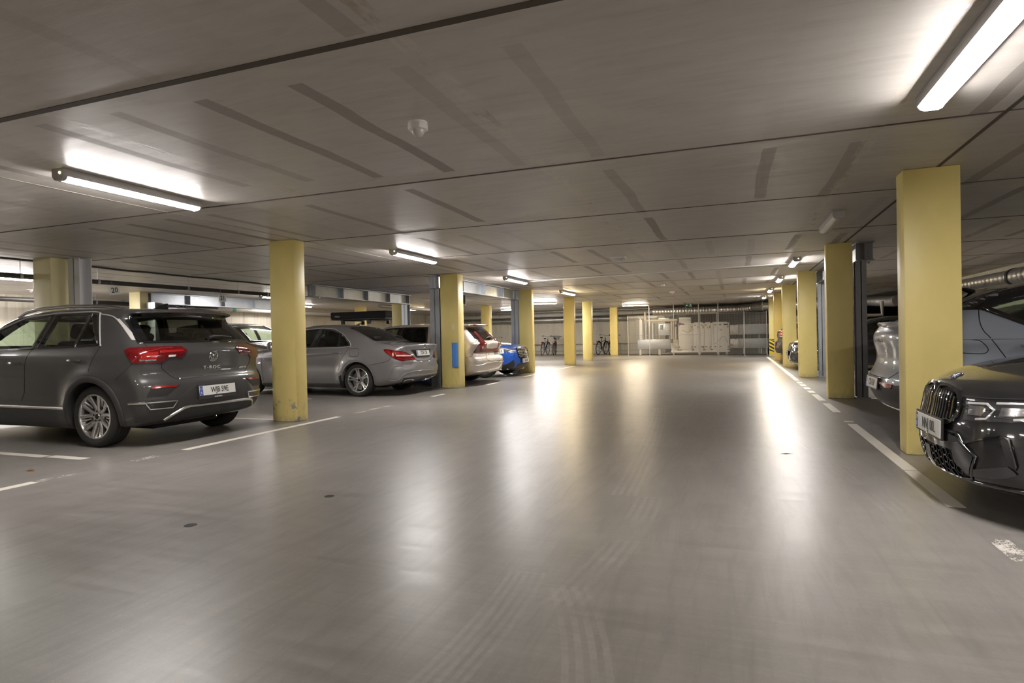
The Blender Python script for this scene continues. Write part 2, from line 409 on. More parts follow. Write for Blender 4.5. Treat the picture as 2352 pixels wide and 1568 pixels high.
structure('trim_%d' % k, MB().box(-5.0, 1.66, 4.792, 4.802, CEIL-0.003, CEIL+0.01), m_joint2); k += 1

# ---------------------------------------------------------------- painted floor lines
def fline(x0, x1, y0, y1, worn=False):
    o = MB().box(x0, x1, y0, y1, 0.0005, 0.0018).build('floor_marking', m_line_worn if worn else m_line, None, 0)
    tag(o, kind='structure')
for y0, y1, wv in ((3.5, 3.84, 1), (4.45, 5.5, 0), (5.52, 8.05, 0), (8.2, 8.3, 0), (9.15, 10.2, 0), (10.6, 11.6, 0), (11.9, 12.3, 0), (12.6, 13.0, 0), (13.3, 13.7, 0), (14.0, 14.4, 0), (14.7, 16, 0), (16.1, 28, 0)):
    fline(1.22, 1.32, y0, y1, wv)
for y0, y1, wv in ((0.6, 3.3, 0), (3.3, 3.62, 1), (4.16, 4.42, 1), (4.74, 7.36, 0), (7.7, 8.8, 1), (10.28, 10.75, 0), (13.0, 13.6, 0), (15.6, 17.2, 0), (18.2, 21, 0)):
    fline(-5.46, -5.36, y0, y1, wv)
for x0, x1, y, wv in ((-10, -6.55, 4.1, 0), (-6.5, -6.0, 4.12, 0), (-10, -6.1, 6.9, 0), (-8.2, -7.6, 9.5, 0), (-10, -6.4, 12.2, 0), (1.9, 6, 11.05, 0), (1.95, 5.9, 15.9, 0), (1.95, 5.9, 13.5, 0), (1.95, 5.9, 18.1, 0), (1.5, 5.5, 1.45, 0)):
    fline(x0, x1, y-.05, y+.05, wv)

# ---------------------------------------------------------------- pillars
def pillar(x0, x1, y0, y1, label, mat=None, group='yellow concrete pillars'):
    cx, cy = (x0+x1)/2, (y0+y1)/2
    o = MB().box(x0-cx, x1-cx, y0-cy, y1-cy, 0, CEIL).build('pillar', mat or m_pil, None, 30, 0.012, 2)
    o.location = (cx, cy, 0); tag(o, label, 'pillar', group, 'thing'); return o
pillar(1.40, 1.826, 6.19, 6.43, 'nearest pillar on the right, yellow, beside the black sedan nose')
pillar(1.40, 1.78, 10.98, 11.2, 'yellow pillar on the right, rear of the grey car beside it')
pillar(1.41, 1.80, 15.79, 16.02, 'third yellow pillar along the right side, pale steel post beside its right edge')
pillar(1.37, 1.755, 20.28, 20.5, 'fourth yellow pillar along the right side, behind the black car nose with chrome grille')
pillar(1.365, 1.72, 24.5, 24.75, 'fifth yellow pillar along the right side, behind the dark car tail')
pillar(1.38, 1.75, 28.5, 28.75, 'farthest yellow pillar on the right, with a striped warning board low on it')
pillar(-6.06, -5.645, 6.763, 6.99, 'near left yellow pillar with chipped paint at its foot', m_pil_chip)
pillar(-6.11, -5.68, 12.06, 12.35, 'yellow pillar with a blue foam guard on its corner')
pillar(-6.10, -5.69, 17.23, 17.45, 'yellow pillar behind the nose of the blue car')
pillar(-6.03, -5.635, 22.03, 22.27, 'bright yellow pillar under the warm lamp, right of the bicycle with baskets')
pillar(-6.05, -5.66, 25.11, 25.35, 'shaded olive yellow pillar left of the lone black bicycle')
pillar(-6.14, -5.75, 31.55, 31.8, 'farthest yellow pillar of the left row, near the mesh cage')
back = 'back row yellow pillars'
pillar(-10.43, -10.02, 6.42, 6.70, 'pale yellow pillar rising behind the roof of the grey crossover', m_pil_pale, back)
pillar(-10.45, -10.04, 12.05, 12.35, 'yellow pillar behind the parked cars, hidden by the chipped pillar', None, back)
pillar(-10.45, -10.04, 17.15, 17.4, 'yellow pillar behind the silver grey sedan roof, beside the rooftop tent', None, back)
pillar(-10.7, -10.3, 25.1, 25.4, 'yellow pillar behind the open side of the beige estate, shaded front', None, back)
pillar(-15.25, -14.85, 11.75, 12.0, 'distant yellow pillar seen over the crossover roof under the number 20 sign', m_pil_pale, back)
pillar(-15.3, -14.9, 22.1, 22.4, 'distant yellow pillar above the black rooftop tent', None, back)

# ---------------------------------------------------------------- steel posts and beams
def steel_post(x0, x1, y0, y1, label, top=2.2, mat=None):
    cx, cy = (x0+x1)/2, (y0+y1)/2
    t = empty('steel_post', (cx, cy, 0), 0, label, 'steel post', 'galvanised steel posts')
    hx, hy = (x1-x0)/2, (y1-y0)/2
    mb = MB().box(-hx, hx, -hy, -hy+.012, .02, top).box(-hx, hx, hy-.012, hy, .02, top).box(-.006, .006, -hy, hy, .02, top)
    mb.build('column_profile', mat or m_galv, t, 0)
    MB().box(-hx-.03, hx+.03, -hy-.03, hy+.03, 0, .02).build('base_plate', m_galv_dark, t, 0)
    return t
def steel_beam(x, y0, y1, label, w=.24, z0=2.2, nst=5, mat=None):
    m_galv = mat or MATS['galvanised_steel']
    t = empty('steel_beam', (x, (y0+y1)/2, z0), 0, label, 'steel beam', 'galvanised steel beams')
    L = (y1-y0)/2; h = CEIL-z0-.004; a = w/2
    mb = MB().box(-a, a, -L, L, 0, .016).box(-a, a, -L, L, h-.016, h).box(-.007, .007, -L, L, 0, h)
    mb.build('beam_profile', m_galv, t, 0)
    for i in range(nst):
        y = -L+.10+(2*L-.2)*i/(nst-1)
        MB().box(-a+.004, a-.004, y-.006, y+.006, .016, h-.016).build('stiffener_plate', m_galv, t, 0)
    for i in range(2):
        y = -L+.3+i*(2*L-.6)
        MB().cyl((a-.03, y, -.03), (a-.03, y, .03), .012, n=6).cyl((a-.03, y, -.022), (a-.03, y, 0), .02, n=6).build('bolt', m_galv_dark, t, 30)
    return t
steel_post(-6.385, -6.145, 12.09, 12.33, 'pale steel post hugging the pillar with the blue guard')
steel_post(-6.36, -6.14, 17.25, 17.45, 'pale steel post against the pillar behind the blue car')
steel_beam(-6.25, 11.95, 17.5, 'steel ceiling beam over the beige estate between two left pillars')
steel_post(1.82, 1.975, 11.0, 11.2, 'dark steel post against the shaded right pillar, left of the grey car', 2.2, m_steel_dark)
steel_post(1.84, 1.985, 15.82, 16.0, 'pale steel post behind the third right pillar')
steel_beam(1.96, 10.98, 16.2, 'steel ceiling beam on the right between two pillars, end face showing', w=.25, mat=m_steel_dark)
steel_post(-9.98, -9.72, 6.66, 6.86, 'white steel post right of the pale pillar behind the crossover roof', CEIL, M('white_painted_steel', (.74, .74, .76), .5, 0, .06))
steel_beam(-9.9, 12.4, 17.25, 'steel ceiling beam over the silver grey sedan', w=.24)
steel_post(-10.0, -9.8, 17.0, 17.2, 'steel post beside the pillar behind the silver grey sedan roof')
steel_beam(-15.0, 12.0, 17.3, 'steel ceiling beam far left, behind the number 21 sign', w=.26)
steel_post(-14.82, -14.5, 11.9, 12.15, 'white boxed steel post far left under the beam end', top=2.22)

# ---------------------------------------------------------------- lamps
m_lampw = EMI('lamp_cool_white', (1.0, 0.95, 0.915), LAMP_POWER)
m_lampy = EMI('lamp_warm_white', (1.0, 0.78, 0.42), LAMP_POWER*0.8)
m_lampb = EMI('lamp_bright_white', (1.0, 0.96, 0.92), LAMP_POWER*1.9)
m_lampm = EMI('lamp_clear_white', (1.0, 0.955, 0.92), LAMP_POWER*1.4)
m_lampd = EMI('lamp_soft_white', (1.0, 0.90, 0.80), LAMP_POWER*0.75)
m_lampoff = M('opal_diffuser_unlit', (0.66, 0.64, 0.61), 0.35, 0, 0.03)
def lamp(x, y, L, label, along='y', mat=None, wdt=.135, group='ceiling batten lamps'):
    t = empty('ceiling_lamp', (x, y, CEIL), 0 if along == 'y' else -PI/2, label, 'ceiling lamp', group)
    a = wdt/2; h = L/2
    MB().box(-a, a, -h, h, -.062, 0).build('housing', m_grey_plastic, t, 30, .006)
    prof = [(-a+.010, -.061), (-a+.011, -.068), (-a+.02, -.078), (-a+.04, -.088), (a-.04, -.088), (a-.02, -.078), (a-.011, -.068), (a-.010, -.061)]
    R = Matrix(((1, 0, 0, 0), (0, 0, 1, 0), (0, 1, 0, 0), (0, 0, 0, 1)))
    MB().prism(prof, -h+.03, h-.012, R).build('diffuser', mat or m_lampw, t, 40)
    pc = [(-a, -.002), (-a+.002, -.058), (-a+.018, -.082), (-a+.04, -.092), (a-.04, -.092), (a-.018, -.082), (a-.002, -.058), (a, -.002)]
    MB().prism(pc, -h-.006, -h+.03, R).build('end_cap', m_grey_plastic, t, 40)
    MB().prism(pc, h-.012, h+.004, R).build('end_cap', m_grey_plastic, t, 40)
    if mat is not m_lampoff: MB().sphere((a*.4, -h-.006, -.035), .011, 10, 8).build('indicator', EMI('indicator_led', (1, .95, .5), .5), t)
    return t
LX, RX = -4.95, 1.12
lamp(LX, -1.0, 1.3, 'lit lamp on the left ceiling line behind the viewer', 'y', m_lampd)
lamp(LX, 3.9, 1.3, 'lit lamp at upper left above the grey crossover')
lamp(LX, 8.88, 1.36, 'lit lamp left of centre above the silver grey sedan')
lamp(LX, 13.8, 1.4, 'lit lamp right of the steel beam over the beige estate', 'y', m_lampm)
lamp(-5.02, 18.9, 1.5, 'warm yellow lamp near the bright yellow pillar', 'y', EMI('lamp_warm_bright', (1.0, 0.80, 0.50), LAMP_POWER*1.6))
lamp(-4.42, 28.95, 1.2, 'warm lamp lying crosswise before the mesh cage', 'x', EMI('lamp_warm_far', (1.0, 0.83, 0.58), LAMP_POWER*2.3))
lamp(-7.5, 24.2, 1.2, 'white crosswise lamp right of the pillar behind the blue car', 'x', EMI('lamp_far_white', (1.0, 0.95, 0.90), LAMP_POWER*3.0))
lamp(-10.6, 28.7, 1.0, 'small distant white lamp above the bicycles', 'x', EMI('lamp_far_white', (1.0, 0.95, 0.90), LAMP_POWER*3.0))
lamp(-13.2, 7.45, 1.3, 'lit lamp far left beneath the hanging pipe', 'y', m_lampb)
lamp(-13.2, 2.4, 1.3, 'added unseen lamp in the far left bay outside the view')  # added out of view to brighten the far left bay
lamp(-15.9, 10.35, 1.2, 'added lamp at the far left wall, unseen behind the pale pillar')  # added to lighten the left wall, kept out of sight by the pillar
lamp(-16.9, 4.2, 1.2, 'added lamp at the far left wall, unseen outside the view', 'y', m_lampb)  # unseen extra source that brightens the left wall
lamp(-16.4, 19.2, 1.2, 'added lamp at the far left wall, unseen behind the chipped pillar')  # added fill for the back left bays, tucked behind a pillar
lamp(-10.1, 21.0, 1.0, 'added lamp, unseen behind the beige estate and its pillar')  # extra brightness for the back row, added out of sight behind a pillar
lamp(-16.9, 8.6, 1.0, 'lamp half hidden at the far left wall', 'y', m_lampb)
lamp(5.3, 5.4, 1.3, 'added lamp near the right wall, unseen outside the view')  # unseen, put in to light the right wall and the crossover's side
lamp(-15.7, 19.3, .9, 'small distant lamp right of the chipped pillar', 'y')
lamp(-14.1, 25.1, 1.2, 'warm distant lamp above the rooftop tent', 'x', m_lampy)
lamp(-13.2, 15.0, 1.3, 'added lamp, unseen behind the steel beam above the sedan')  # added for more light in the back bays, concealed from the camera
lamp(RX, -1.2, 1.3, 'lit lamp on the right ceiling line behind the viewer', 'y', m_lampd)
lamp(RX, 3.62, 1.34, 'big lit lamp at upper right above the black sedan nose', wdt=.15)
lamp(1.16, 8.6, 1.22, 'unlit grey lamp on the right part of the ceiling', 'y', m_lampoff)
lamp(RX, 13.2, 1.1, 'lit lamp before the third right pillar, cable end at it', 'y', m_lampm)
lamp(RX, 17.35, 1.1, 'lit lamp before the fourth right pillar', 'y', m_lampb)
lamp(RX, 21.9, 1.1, 'warm lamp before the fifth right pillar', 'y', EMI('lamp_warm_bright', (1.0, 0.80, 0.50), LAMP_POWER*1.6))
lamp(RX, 26.2, 1.0, 'farthest lit lamp on the right near the large duct', 'y', m_lampb)
# ---------------------------------------------------------------- car engine
def catmull(pts, n=8, closed=True):
    P = np.array(pts, float); m = len(P); out = []
    for i in range(m if closed else m-1):
        p0, p1, p2, p3 = (P[(i-1) % m], P[i], P[(i+1) % m], P[(i+2) % m]) if closed else (P[max(i-1, 0)], P[i], P[i+1], P[min(i+2, m-1)])
        d1 = max(np.linalg.norm(p2-p1)**.5, 1e-4); d0 = max(np.linalg.norm(p1-p0)**.5, 1e-4); d2 = max(np.linalg.norm(p3-p2)**.5, 1e-4)
        m1 = ((p1-p0)/d0-(p2-p0)/(d0+d1)+(p2-p1)/d1)*d1 if np.linalg.norm(p1-p0) > 1e-9 else p2-p1
        m2 = ((p2-p1)/d1-(p3-p1)/(d1+d2)+(p3-p2)/d2)*d1 if np.linalg.norm(p3-p2) > 1e-9 else p2-p1
        for k in range(n):
            t = k/n; t2 = t*t; t3 = t2*t
            out.append((2*t3-3*t2+1)*p1+(t3-2*t2+t)*m1+(-2*t3+3*t2)*p2+(t3-t2)*m2)
    if not closed: out.append(P[-1])
    return np.array(out)
class SDF2:
    def __init__(s, poly, pad=.5, res=.012):
        P = np.array(poly, float); s.res = res
        s.lo = P.min(0)-pad; hi = P.max(0)+pad
        nx, nz = ((hi-s.lo)/res).astype(int)+1
        X = s.lo[0]+np.arange(nx)*res; Z = s.lo[1]+np.arange(nz)*res
        gx, gz = np.meshgrid(X, Z, indexing='ij')
        d = np.full(gx.shape, 1e9); ins = np.zeros(gx.shape, bool)
        for a, b in zip(P, np.roll(P, -1, 0)):
            e = b-a; L2 = e@e
            if L2 < 1e-14: continue
            t = np.clip(((gx-a[0])*e[0]+(gz-a[1])*e[1])/L2, 0, 1)
            d = np.minimum(d, (gx-a[0]-t*e[0])**2+(gz-a[1]-t*e[1])**2)
            c = (a[1] > gz) != (b[1] > gz)
            if c.any():
                xi = a[0]+(gz-a[1])*e[0]/(e[1] if abs(e[1]) > 1e-12 else 1e-12)
                ins ^= c & (gx < xi)
        s.g = np.where(ins, -1, 1)*np.sqrt(d)
    def __call__(s, x, z):
        u = np.clip((x-s.lo[0])/s.res, 0, s.g.shape[0]-1.001); v = np.clip((z-s.lo[1])/s.res, 0, s.g.shape[1]-1.001)
        i = u.astype(int); j = v.astype(int); u = u-i; v = v-j; g = s.g
        return (g[i, j]*(1-u)+g[i+1, j]*u)*(1-v)+(g[i, j+1]*(1-u)+g[i+1, j+1]*u)*v
def smax(a, b, k):
    h = np.maximum(k-np.abs(a-b), 0)/k
    return np.maximum(a, b)+h*h*k*.25
def sstep(x, a, b):
    t = np.clip((x-a)/(b-a), 0, 1); return t*t*(3-2*t)
def surface_nets(F, lo, hi, res):
    ax = [np.arange(lo[i], hi[i]+res, res) for i in range(3)]
    nx, ny, nz = (len(a) for a in ax)
    V = np.empty((nx, ny, nz), np.float32)
    Y, Z = np.meshgrid(ax[1], ax[2], indexing='ij'); Y = Y.ravel(); Z = Z.ravel()
    for i in range(nx):
        V[i] = F(np.column_stack((np.full(Y.size, ax[0][i]), Y, Z))).reshape(ny, nz)
    ins = V < 0
    c = np.zeros((nx-1, ny-1, nz-1), np.int8)
    offs = [(a, b, d) for a in (0, 1) for b in (0, 1) for d in (0, 1)]
    for a, b, d in offs: c += ins[a:nx-1+a, b:ny-1+b, d:nz-1+d]
    I = np.argwhere((c > 0) & (c < 8))
    ids = np.full(c.shape, -1, np.int64); ids[tuple(I.T)] = np.arange(len(I))
    acc = np.zeros((len(I), 3)); cnt = np.zeros(len(I))
    val = {o: V[I[:, 0]+o[0], I[:, 1]+o[1], I[:, 2]+o[2]].astype(float) for o in offs}
    for o in offs:
        for axis in range(3):
            if o[axis]: continue
            q = list(o); q[axis] = 1; q = tuple(q)
            a, b = val[o], val[q]; m = (a < 0) != (b < 0)
            t = a[m]/(a[m]-b[m]); p = np.tile(np.array(o, float), (m.sum(), 1)); p[:, axis] += t
            acc[m] += p; cnt[m] += 1
    P = np.array(lo)+(I+acc/cnt[:, None])*res
    faces = []
    for axis in range(3):
        a1, a2 = [(1, 2), (2, 0), (0, 1)][axis]
        sl0 = [slice(None)]*3; sl1 = [slice(None)]*3
        sl0[axis] = slice(0, -1); sl1[axis] = slice(1, None)
        A = ins[tuple(sl0)]; B = ins[tuple(sl1)]
        E = np.argwhere(A != B)
        ok = (E[:, a1] > 0) & (E[:, a2] > 0) & (E[:, a1] < V.shape[a1]-1) & (E[:, a2] < V.shape[a2]-1)
        E = E[ok]; flip = A[tuple(E.T)]
        def cid(d1, d2):
            q = E.copy(); q[:, a1] -= d1; q[:, a2] -= d2; return ids[tuple(q.T)]
        Q = np.column_stack((cid(1, 1), cid(0, 1), cid(0, 0), cid(1, 0)))
        Q[~flip] = Q[~flip][:, ::-1]
        faces.append(Q)
    return P, np.concatenate(faces)
def mesh_from(name, P, Q, smooth=True):
    me = bpy.data.meshes.new(name); n, m = len(P), len(Q); k = Q.shape[1]
    me.vertices.add(n); me.vertices.foreach_set('co', np.asarray(P, np.float32).ravel())
    me.loops.add(m*k); me.loops.foreach_set('vertex_index', Q.astype(np.int32).ravel())
    me.polygons.add(m); me.polygons.foreach_set('loop_start', np.arange(0, m*k, k, dtype=np.int32))
    me.polygons.foreach_set('use_smooth', np.full(m, smooth)); me.update(); me.validate(); return me

class Car:
    def __init__(s, name_label, cat, loc, heading, spec, paint, group=None):
        s.sp = spec; s.L, s.W = spec['L'], spec['W']
        s.root = empty('car', (loc[0], loc[1], 0), heading, name_label, cat, group)
        s.paint = paint
        # car frame: x forward from the rear bumper, origin placed at reference point ref
        s.ref = spec.get('ref', s.L/2)
        c, si = math.cos(heading), math.sin(heading)
        s.R = np.array([[c, -si, 0], [si, c, 0], [0, 0, 1]]); s.T = np.array([loc[0], loc[1], 0.])
        s.side = SDF2(catmull(spec['prof'], spec.get('psub', 6)))
        s.vz = np.array(spec['vz'], float); s.px = np.array(spec['px'], float)
        s.belt = np.array(spec['belt'], float)
        s.xm = s.L*.5
        s.open_side = [SDF2(catmull(p, 4) if r else np.array(p), .15, .012) for p, r in spec.get('open_side', [])]
        s.open_rear = SDF2(np.array(spec['open_rear']), .15, .012) if 'open_rear' in spec else None
        s.open_front = SDF2(np.array(spec['open_front']), .15, .012) if 'open_front' in spec else None
    def hw(s, x, z):
        sp = s.sp
        h = s.W/2+np.interp(z, s.vz[:, 0], s.vz[:, 1])+np.interp(x, s.px[:, 0], s.px[:, 1])
        zb = np.interp(x, s.belt[:, 0], s.belt[:, 1]); d = z-zb
        soft = .5*(d+np.sqrt(d*d+.0016))
        h = h-sp.get('tumble', .42)*soft
        for f in sp.get('hwmods', ()): h = h+f(x, z)
        return h
    def F0(s, P):
        x, y, z = P[:, 0], np.abs(P[:, 1]), P[:, 2]; sp = s.sp; u = y/(s.W/2)
        rear = sstep(-x, -s.L*.42, -s.L*.12); front = sstep(x, s.L*.55, s.L*.86)
        up = u**sp.get('planpow', 2.6)
        xx = x-sp.get('cr', .12)*up*rear+sp.get('cf', .3)*u**sp.get('planpowf', 2.3)*front
        if 'cupper' in sp: xx = xx-sp['cupper']*u**2*rear*sstep(z, .9, 1.15)
        zz = z+sp.get('crown', .05)*u*u*sstep(z, .75, 1.1)
        a = s.side(xx, zz); b = (y-s.hw(x, z))*.95
        F = smax(a, b, sp.get('k', .11))
        for f in sp.get('fmods', ()): F = f(s, x, P[:, 1], z, F)
        return F
    def F1(s, P):
        sp = s.sp; F = s.F0(P); x, y, z = P[:, 0], np.abs(P[:, 1]), P[:, 2]
        zi = sp.get('zfloor', .42); c = F+.055
        c = np.maximum(c, np.maximum(zi-z, np.maximum(sp['cab'][0]-x, x-sp['cab'][1])))
        wells = [np.maximum(np.hypot(x-rx, z-sp['rw'])-sp.get('ra', sp['rw']+.055), (s.W/2-.34)-y) for rx in (sp['xr'], sp['xf'])]
        for wl in wells: c = np.maximum(c, .045-wl)
        G = np.maximum(F, -c)
        for wl in wells: G = np.maximum(G, -wl)
        for o in s.open_side: G = np.maximum(G, -np.maximum(o(x, z)+.004, .30-y))
        if s.open_rear is not None: G = np.maximum(G, -np.maximum(s.open_rear(P[:, 1], z)+.004, np.maximum(x-sp['cab'][0]-.75, F-.3)))
        if s.open_front is not None: G = np.maximum(G, -np.maximum(s.open_front(P[:, 1], z)+.004, np.maximum(sp['cab'][1]-.9-x, F-.3)))
        return G
    def grad(s, F, P, e=.004):
        g = np.empty_like(P)
        for i in range(3):
            d = np.zeros(3); d[i] = e
            g[:, i] = (F(P+d)-F(P-d))/(2*e)
        return g
    def body(s, res, hollow=True, name='body'):
        F = s.F1 if hollow else s.F0
        P, Q = surface_nets(F, (-.12, -s.W/2-.06, .05), (s.L+.12, s.W/2+.06, s.sp['H']+.06), res)
        for _ in range(2):
            f = F(P); g = s.grad(F, P); st = -(f/np.maximum((g*g).sum(1), .05))[:, None]*g
            ln = np.linalg.norm(st, axis=1, keepdims=True); st *= np.minimum(1, .5*res/np.maximum(ln, 1e-9)); P = P+st
        P = P-np.array([s.ref, 0, 0])
        o = link(name, mesh_from(name, P, Q), s.paint, s.root); s.bodyo = o
        return o
    # ---- projected panels
    def rays(s, view, uv):
        uv = np.asarray(uv, float); n = len(uv); u, v = uv[:, 0], uv[:, 1]; o = np.zeros((n, 3)); d = np.zeros((n, 3))
        if view == 'cam':
            dw = CF*CAM_F+np.outer(u-IMG_W/2, CR)-np.outer(v-IMG_H/2, CU)
            dw /= np.linalg.norm(dw, axis=1, keepdims=True)
            o = np.tile((np.array([0, 0, CAM_Z])-s.T)@s.R+np.array([s.ref, 0, 0]), (n, 1)); d = dw@s.R
            far = np.linalg.norm(o[0]-np.array([s.L/2, 0, .7])); o = o+d*max(.2, far-s.L*.75)
        elif view == 'left': o[:, 0] = u; o[:, 1] = 1.6; o[:, 2] = v; d[:, 1] = -1
        elif view == 'right': o[:, 0] = u; o[:, 1] = -1.6; o[:, 2] = v; d[:, 1] = 1
        elif view == 'rear': o[:, 0] = -1; o[:, 1] = u; o[:, 2] = v; d[:, 0] = 1
        elif view == 'front': o[:, 0] = s.L+1; o[:, 1] = u; o[:, 2] = v; d[:, 0] = -1
        elif view == 'top': o[:, 0] = u; o[:, 1] = v; o[:, 2] = 2.6; d[:, 2] = -1
        return o, d
    def trace(s, view, uv):
        o, d = s.rays(view, uv); t = np.zeros(len(o)); best = np.full(len(o), 9.); tb = t.copy()
        for _ in range(90):
            f = s.F0(o+d*t[:, None]); b = np.abs(f) < best; best[b] = np.abs(f)[b]; tb[b] = t[b]
            t = t+np.clip(f*.7, -.05, .25)
        p = o+d*tb[:, None]
        for _ in range(3):
            f = s.F0(p); g = s.grad(s.F0, p)
            miss = np.abs(f) > .004
            if miss.any(): p[miss] -= (f/np.maximum((g*g).sum(1), .1))[miss, None]*g[miss]*.9
        g = s.grad(s.F0, p, .006); g /= np.maximum(np.linalg.norm(g, axis=1, keepdims=True), 1e-6)
        return p, g
    def patch(s, name, view, poly, mat, off=.004, thick=.012, res=.03, curve=0, parent=None, mirror=False, label=None, smooth=35):
        poly = np.array(poly, float)
        if curve: poly = catmull(poly, curve)
        if view == 'cam': res = res*CAM_F/max(1.5, np.linalg.norm((np.array([0, 0, CAM_Z])-s.T))-1.0)
        pts = []
        for a, b in zip(poly, np.roll(poly, -1, 0)):
            n = max(1, int(np.linalg.norm(b-a)/res)); pts += [a+(b-a)*k/n for k in range(n)]
        pts = np.array(pts); nb = len(pts)
        lo, hi = pts.min(0), pts.max(0)
        gx, gy = np.meshgrid(np.arange(lo[0]+res/2, hi[0], res), np.arange(lo[1]+res/2, hi[1], res)); g = np.column_stack((gx.ravel(), gy.ravel()))
        if len(g):
            ins = np.zeros(len(g), bool); dm = np.full(len(g), 1e9)
            for a, b in zip(pts, np.roll(pts, -1, 0)):
                e = b-a; c = (a[1] > g[:, 1]) != (b[1] > g[:, 1])
                ins ^= c & (g[:, 0] < a[0]+(g[:, 1]-a[1])*e[0]/(e[1] if abs(e[1]) > 1e-12 else 1e-12))
                t = np.clip(((g-a)@e)/max(e@e, 1e-12), 0, 1); dm = np.minimum(dm, np.linalg.norm(g-a-t[:, None]*e, axis=1))
            g = g[ins & (dm > res*.45)]
        allp = np.vstack((pts, g)) if len(g) else pts
        vs, es, fs, _, _, _ = delaunay_2d_cdt([Vector(p) for p in allp], [], [list(range(nb))], 1, 1e-5*max(1., res/.03))
        uv = np.array([tuple(v) for v in vs])
        p, nr = s.trace(view, uv)
        top = p+nr*off; bot = p-nr*thick
        V = list(map(tuple, top)); cnt = {}
        F = []
        for f in fs:
            a, b, c = (top[i] for i in f[:3])
            if np.cross(b-a, c-a)@nr[f[0]] < 0: f = list(reversed(f))
            F.append(tuple(f))
            for i in range(len(f)): cnt[(f[i], f[(i+1) % len(f)])] = 1
        n0 = len(V); V += list(map(tuple, bot))
        for a, b in list(cnt):
            if (b, a) not in cnt: F.append((b, a, a+n0, b+n0))
        objs = []
        for sg in ((1, -1) if mirror else (1,)):
            me = bpy.data.meshes.new(name)
            vv = [(x-s.ref, y*sg, z) for x, y, z in V]
            me.from_pydata(vv, [], F if sg == 1 else [tuple(reversed(f)) for f in F])
            used = bmesh.new(); used.from_mesh(me)
            bmesh.ops.delete(used, geom=[q for q in used.verts if not q.link_faces], context='VERTS')
            for f in used.faces: f.smooth = True
            used.to_mesh(me); used.free(); me.set_sharp_from_angle(angle=math.radians(smooth))
            o = link(name, me, mat, parent if (parent is not None and sg == 1) else s.root)
            if label: o['label'] = label
            objs.append(o)
        return objs
    def ribbon(s, name, view, line, width, mat, off=.003, thick=.006, res=.03, closed=False, curve=0, parent=None, mirror=False, label=None, wz=None):
        line = np.array(line, float)
        if curve: line = catmull(line, curve, closed)
        if view == 'cam':
            k = CAM_F/max(1.5, np.linalg.norm((np.array([0, 0, CAM_Z])-s.T))-1.0); res = res*k
        pts = []; m = len(line)
        for i in range(m if closed else m-1):
            a, b = line[i], line[(i+1) % m]; n = max(1, int(np.linalg.norm(b-a)/res)); pts += [a+(b-a)*k/n for k in range(n)]
        if not closed: pts.append(line[-1])
        p, nr = s.trace(view, np.array(pts)); n = len(p)
        nxt = np.roll(p, -1, 0); prv = np.roll(p, 1, 0)
        if not closed: nxt[-1] = p[-1]; prv[0] = p[0]
        tg = nxt-prv; tg /= np.maximum(np.linalg.norm(tg, axis=1, keepdims=True), 1e-9)
        sd = np.cross(nr, tg); h = width/2
        rows = [p+sd*h-nr*thick, p+sd*h+nr*off*.6, p+sd*h*.7+nr*off, p-sd*h*.7+nr*off, p-sd*h+nr*off*.6, p-sd*h-nr*thick]
        V = np.concatenate(rows); K = len(rows); F = []
        for i in range(n if closed else n-1):
            j = (i+1) % n
            for r in range(K-1): F.append((r*n+i, r*n+j, (r+1)*n+j, (r+1)*n+i))
        if not closed: F += [tuple(r*n for r in range(K)), tuple(r*n+n-1 for r in reversed(range(K)))]
        out = []
        for sg in ((1, -1) if mirror else (1,)):
            me = bpy.data.meshes.new(name)
            me.from_pydata([(x-s.ref, y*sg, z) for x, y, z in V], [], F)
            bm = bmesh.new(); bm.from_mesh(me); bmesh.ops.recalc_face_normals(bm, faces=bm.faces)
            for f in bm.faces: f.smooth = True
            bm.to_mesh(me); bm.free(); me.set_sharp_from_angle(angle=math.radians(50))
            o = link(name, me, mat, parent if (parent is not None and sg == 1) else s.root)
            if label: o['label'] = label
            out.append(o)
        return out
    def spot(s, view, uv, xdir, off=0.0, flat=None):
        """matrix on the surface: z outwards, x along xdir (car frame)"""
        p, nr = s.trace(view, [uv]); p = p[0]; nr = nr[0] if flat is None else np.array(flat, float)
        m = frame(p+nr*off, xdir, nr); m.translation -= Vector((s.ref, 0, 0)); return m
    def plate(s, m, txt, sx=.78, size=.096, sub=None):
        w, h = .52, .11
        b = MB().box(-w/2, w/2, -h/2, h/2, -.004, .006); b.v = [tuple(m @ Vector(p)) for p in b.v]
        o = b.build('number_plate', M('plate_white', (.72, .72, .69), .35, 0, .03), s.root, 30)
        f = MB().box(-w/2-.012, w/2+.012, -h/2-.012-(.03 if sub else 0), h/2+.012, -.010, .002); f.v = [tuple(m @ Vector(p)) for p in f.v]
        f.build('plate_holder', m_black_plastic, s.root, 30)
        e = MB().box(-w/2+.003, -w/2+.045, -h/2+.003, h/2-.003, .004, .0075); e.v = [tuple(m @ Vector(p)) for p in e.v]
        e.build('country_band', M('plate_blue', (.02, .07, .42), .4, 0, .05), o)
        text_mesh('country_letter', 'S', .04, M('plate_white', (.72, .72, .69)), o, m @ Matrix.Translation((-w/2+.024, -.026, .0085)), .0004)
        star = MB().tube([(-w/2+.024+.013*math.cos(a), .02+.013*math.sin(a), .0085) for a in np.linspace(0, 2*PI, 13)[:-1]], .0016, 5, True); star.v = [tuple(m @ Vector(p)) for p in star.v]
        star.build('country_ring', M('plate_yellow', (.8, .6, .05), .5), o)
        text_mesh('plate_text', txt, size, M('plate_ink', (.03, .03, .03), .5), o, m @ Matrix.Translation((.025, -.002, .0075)), .0004, 'CENTER', 1.0, sx)
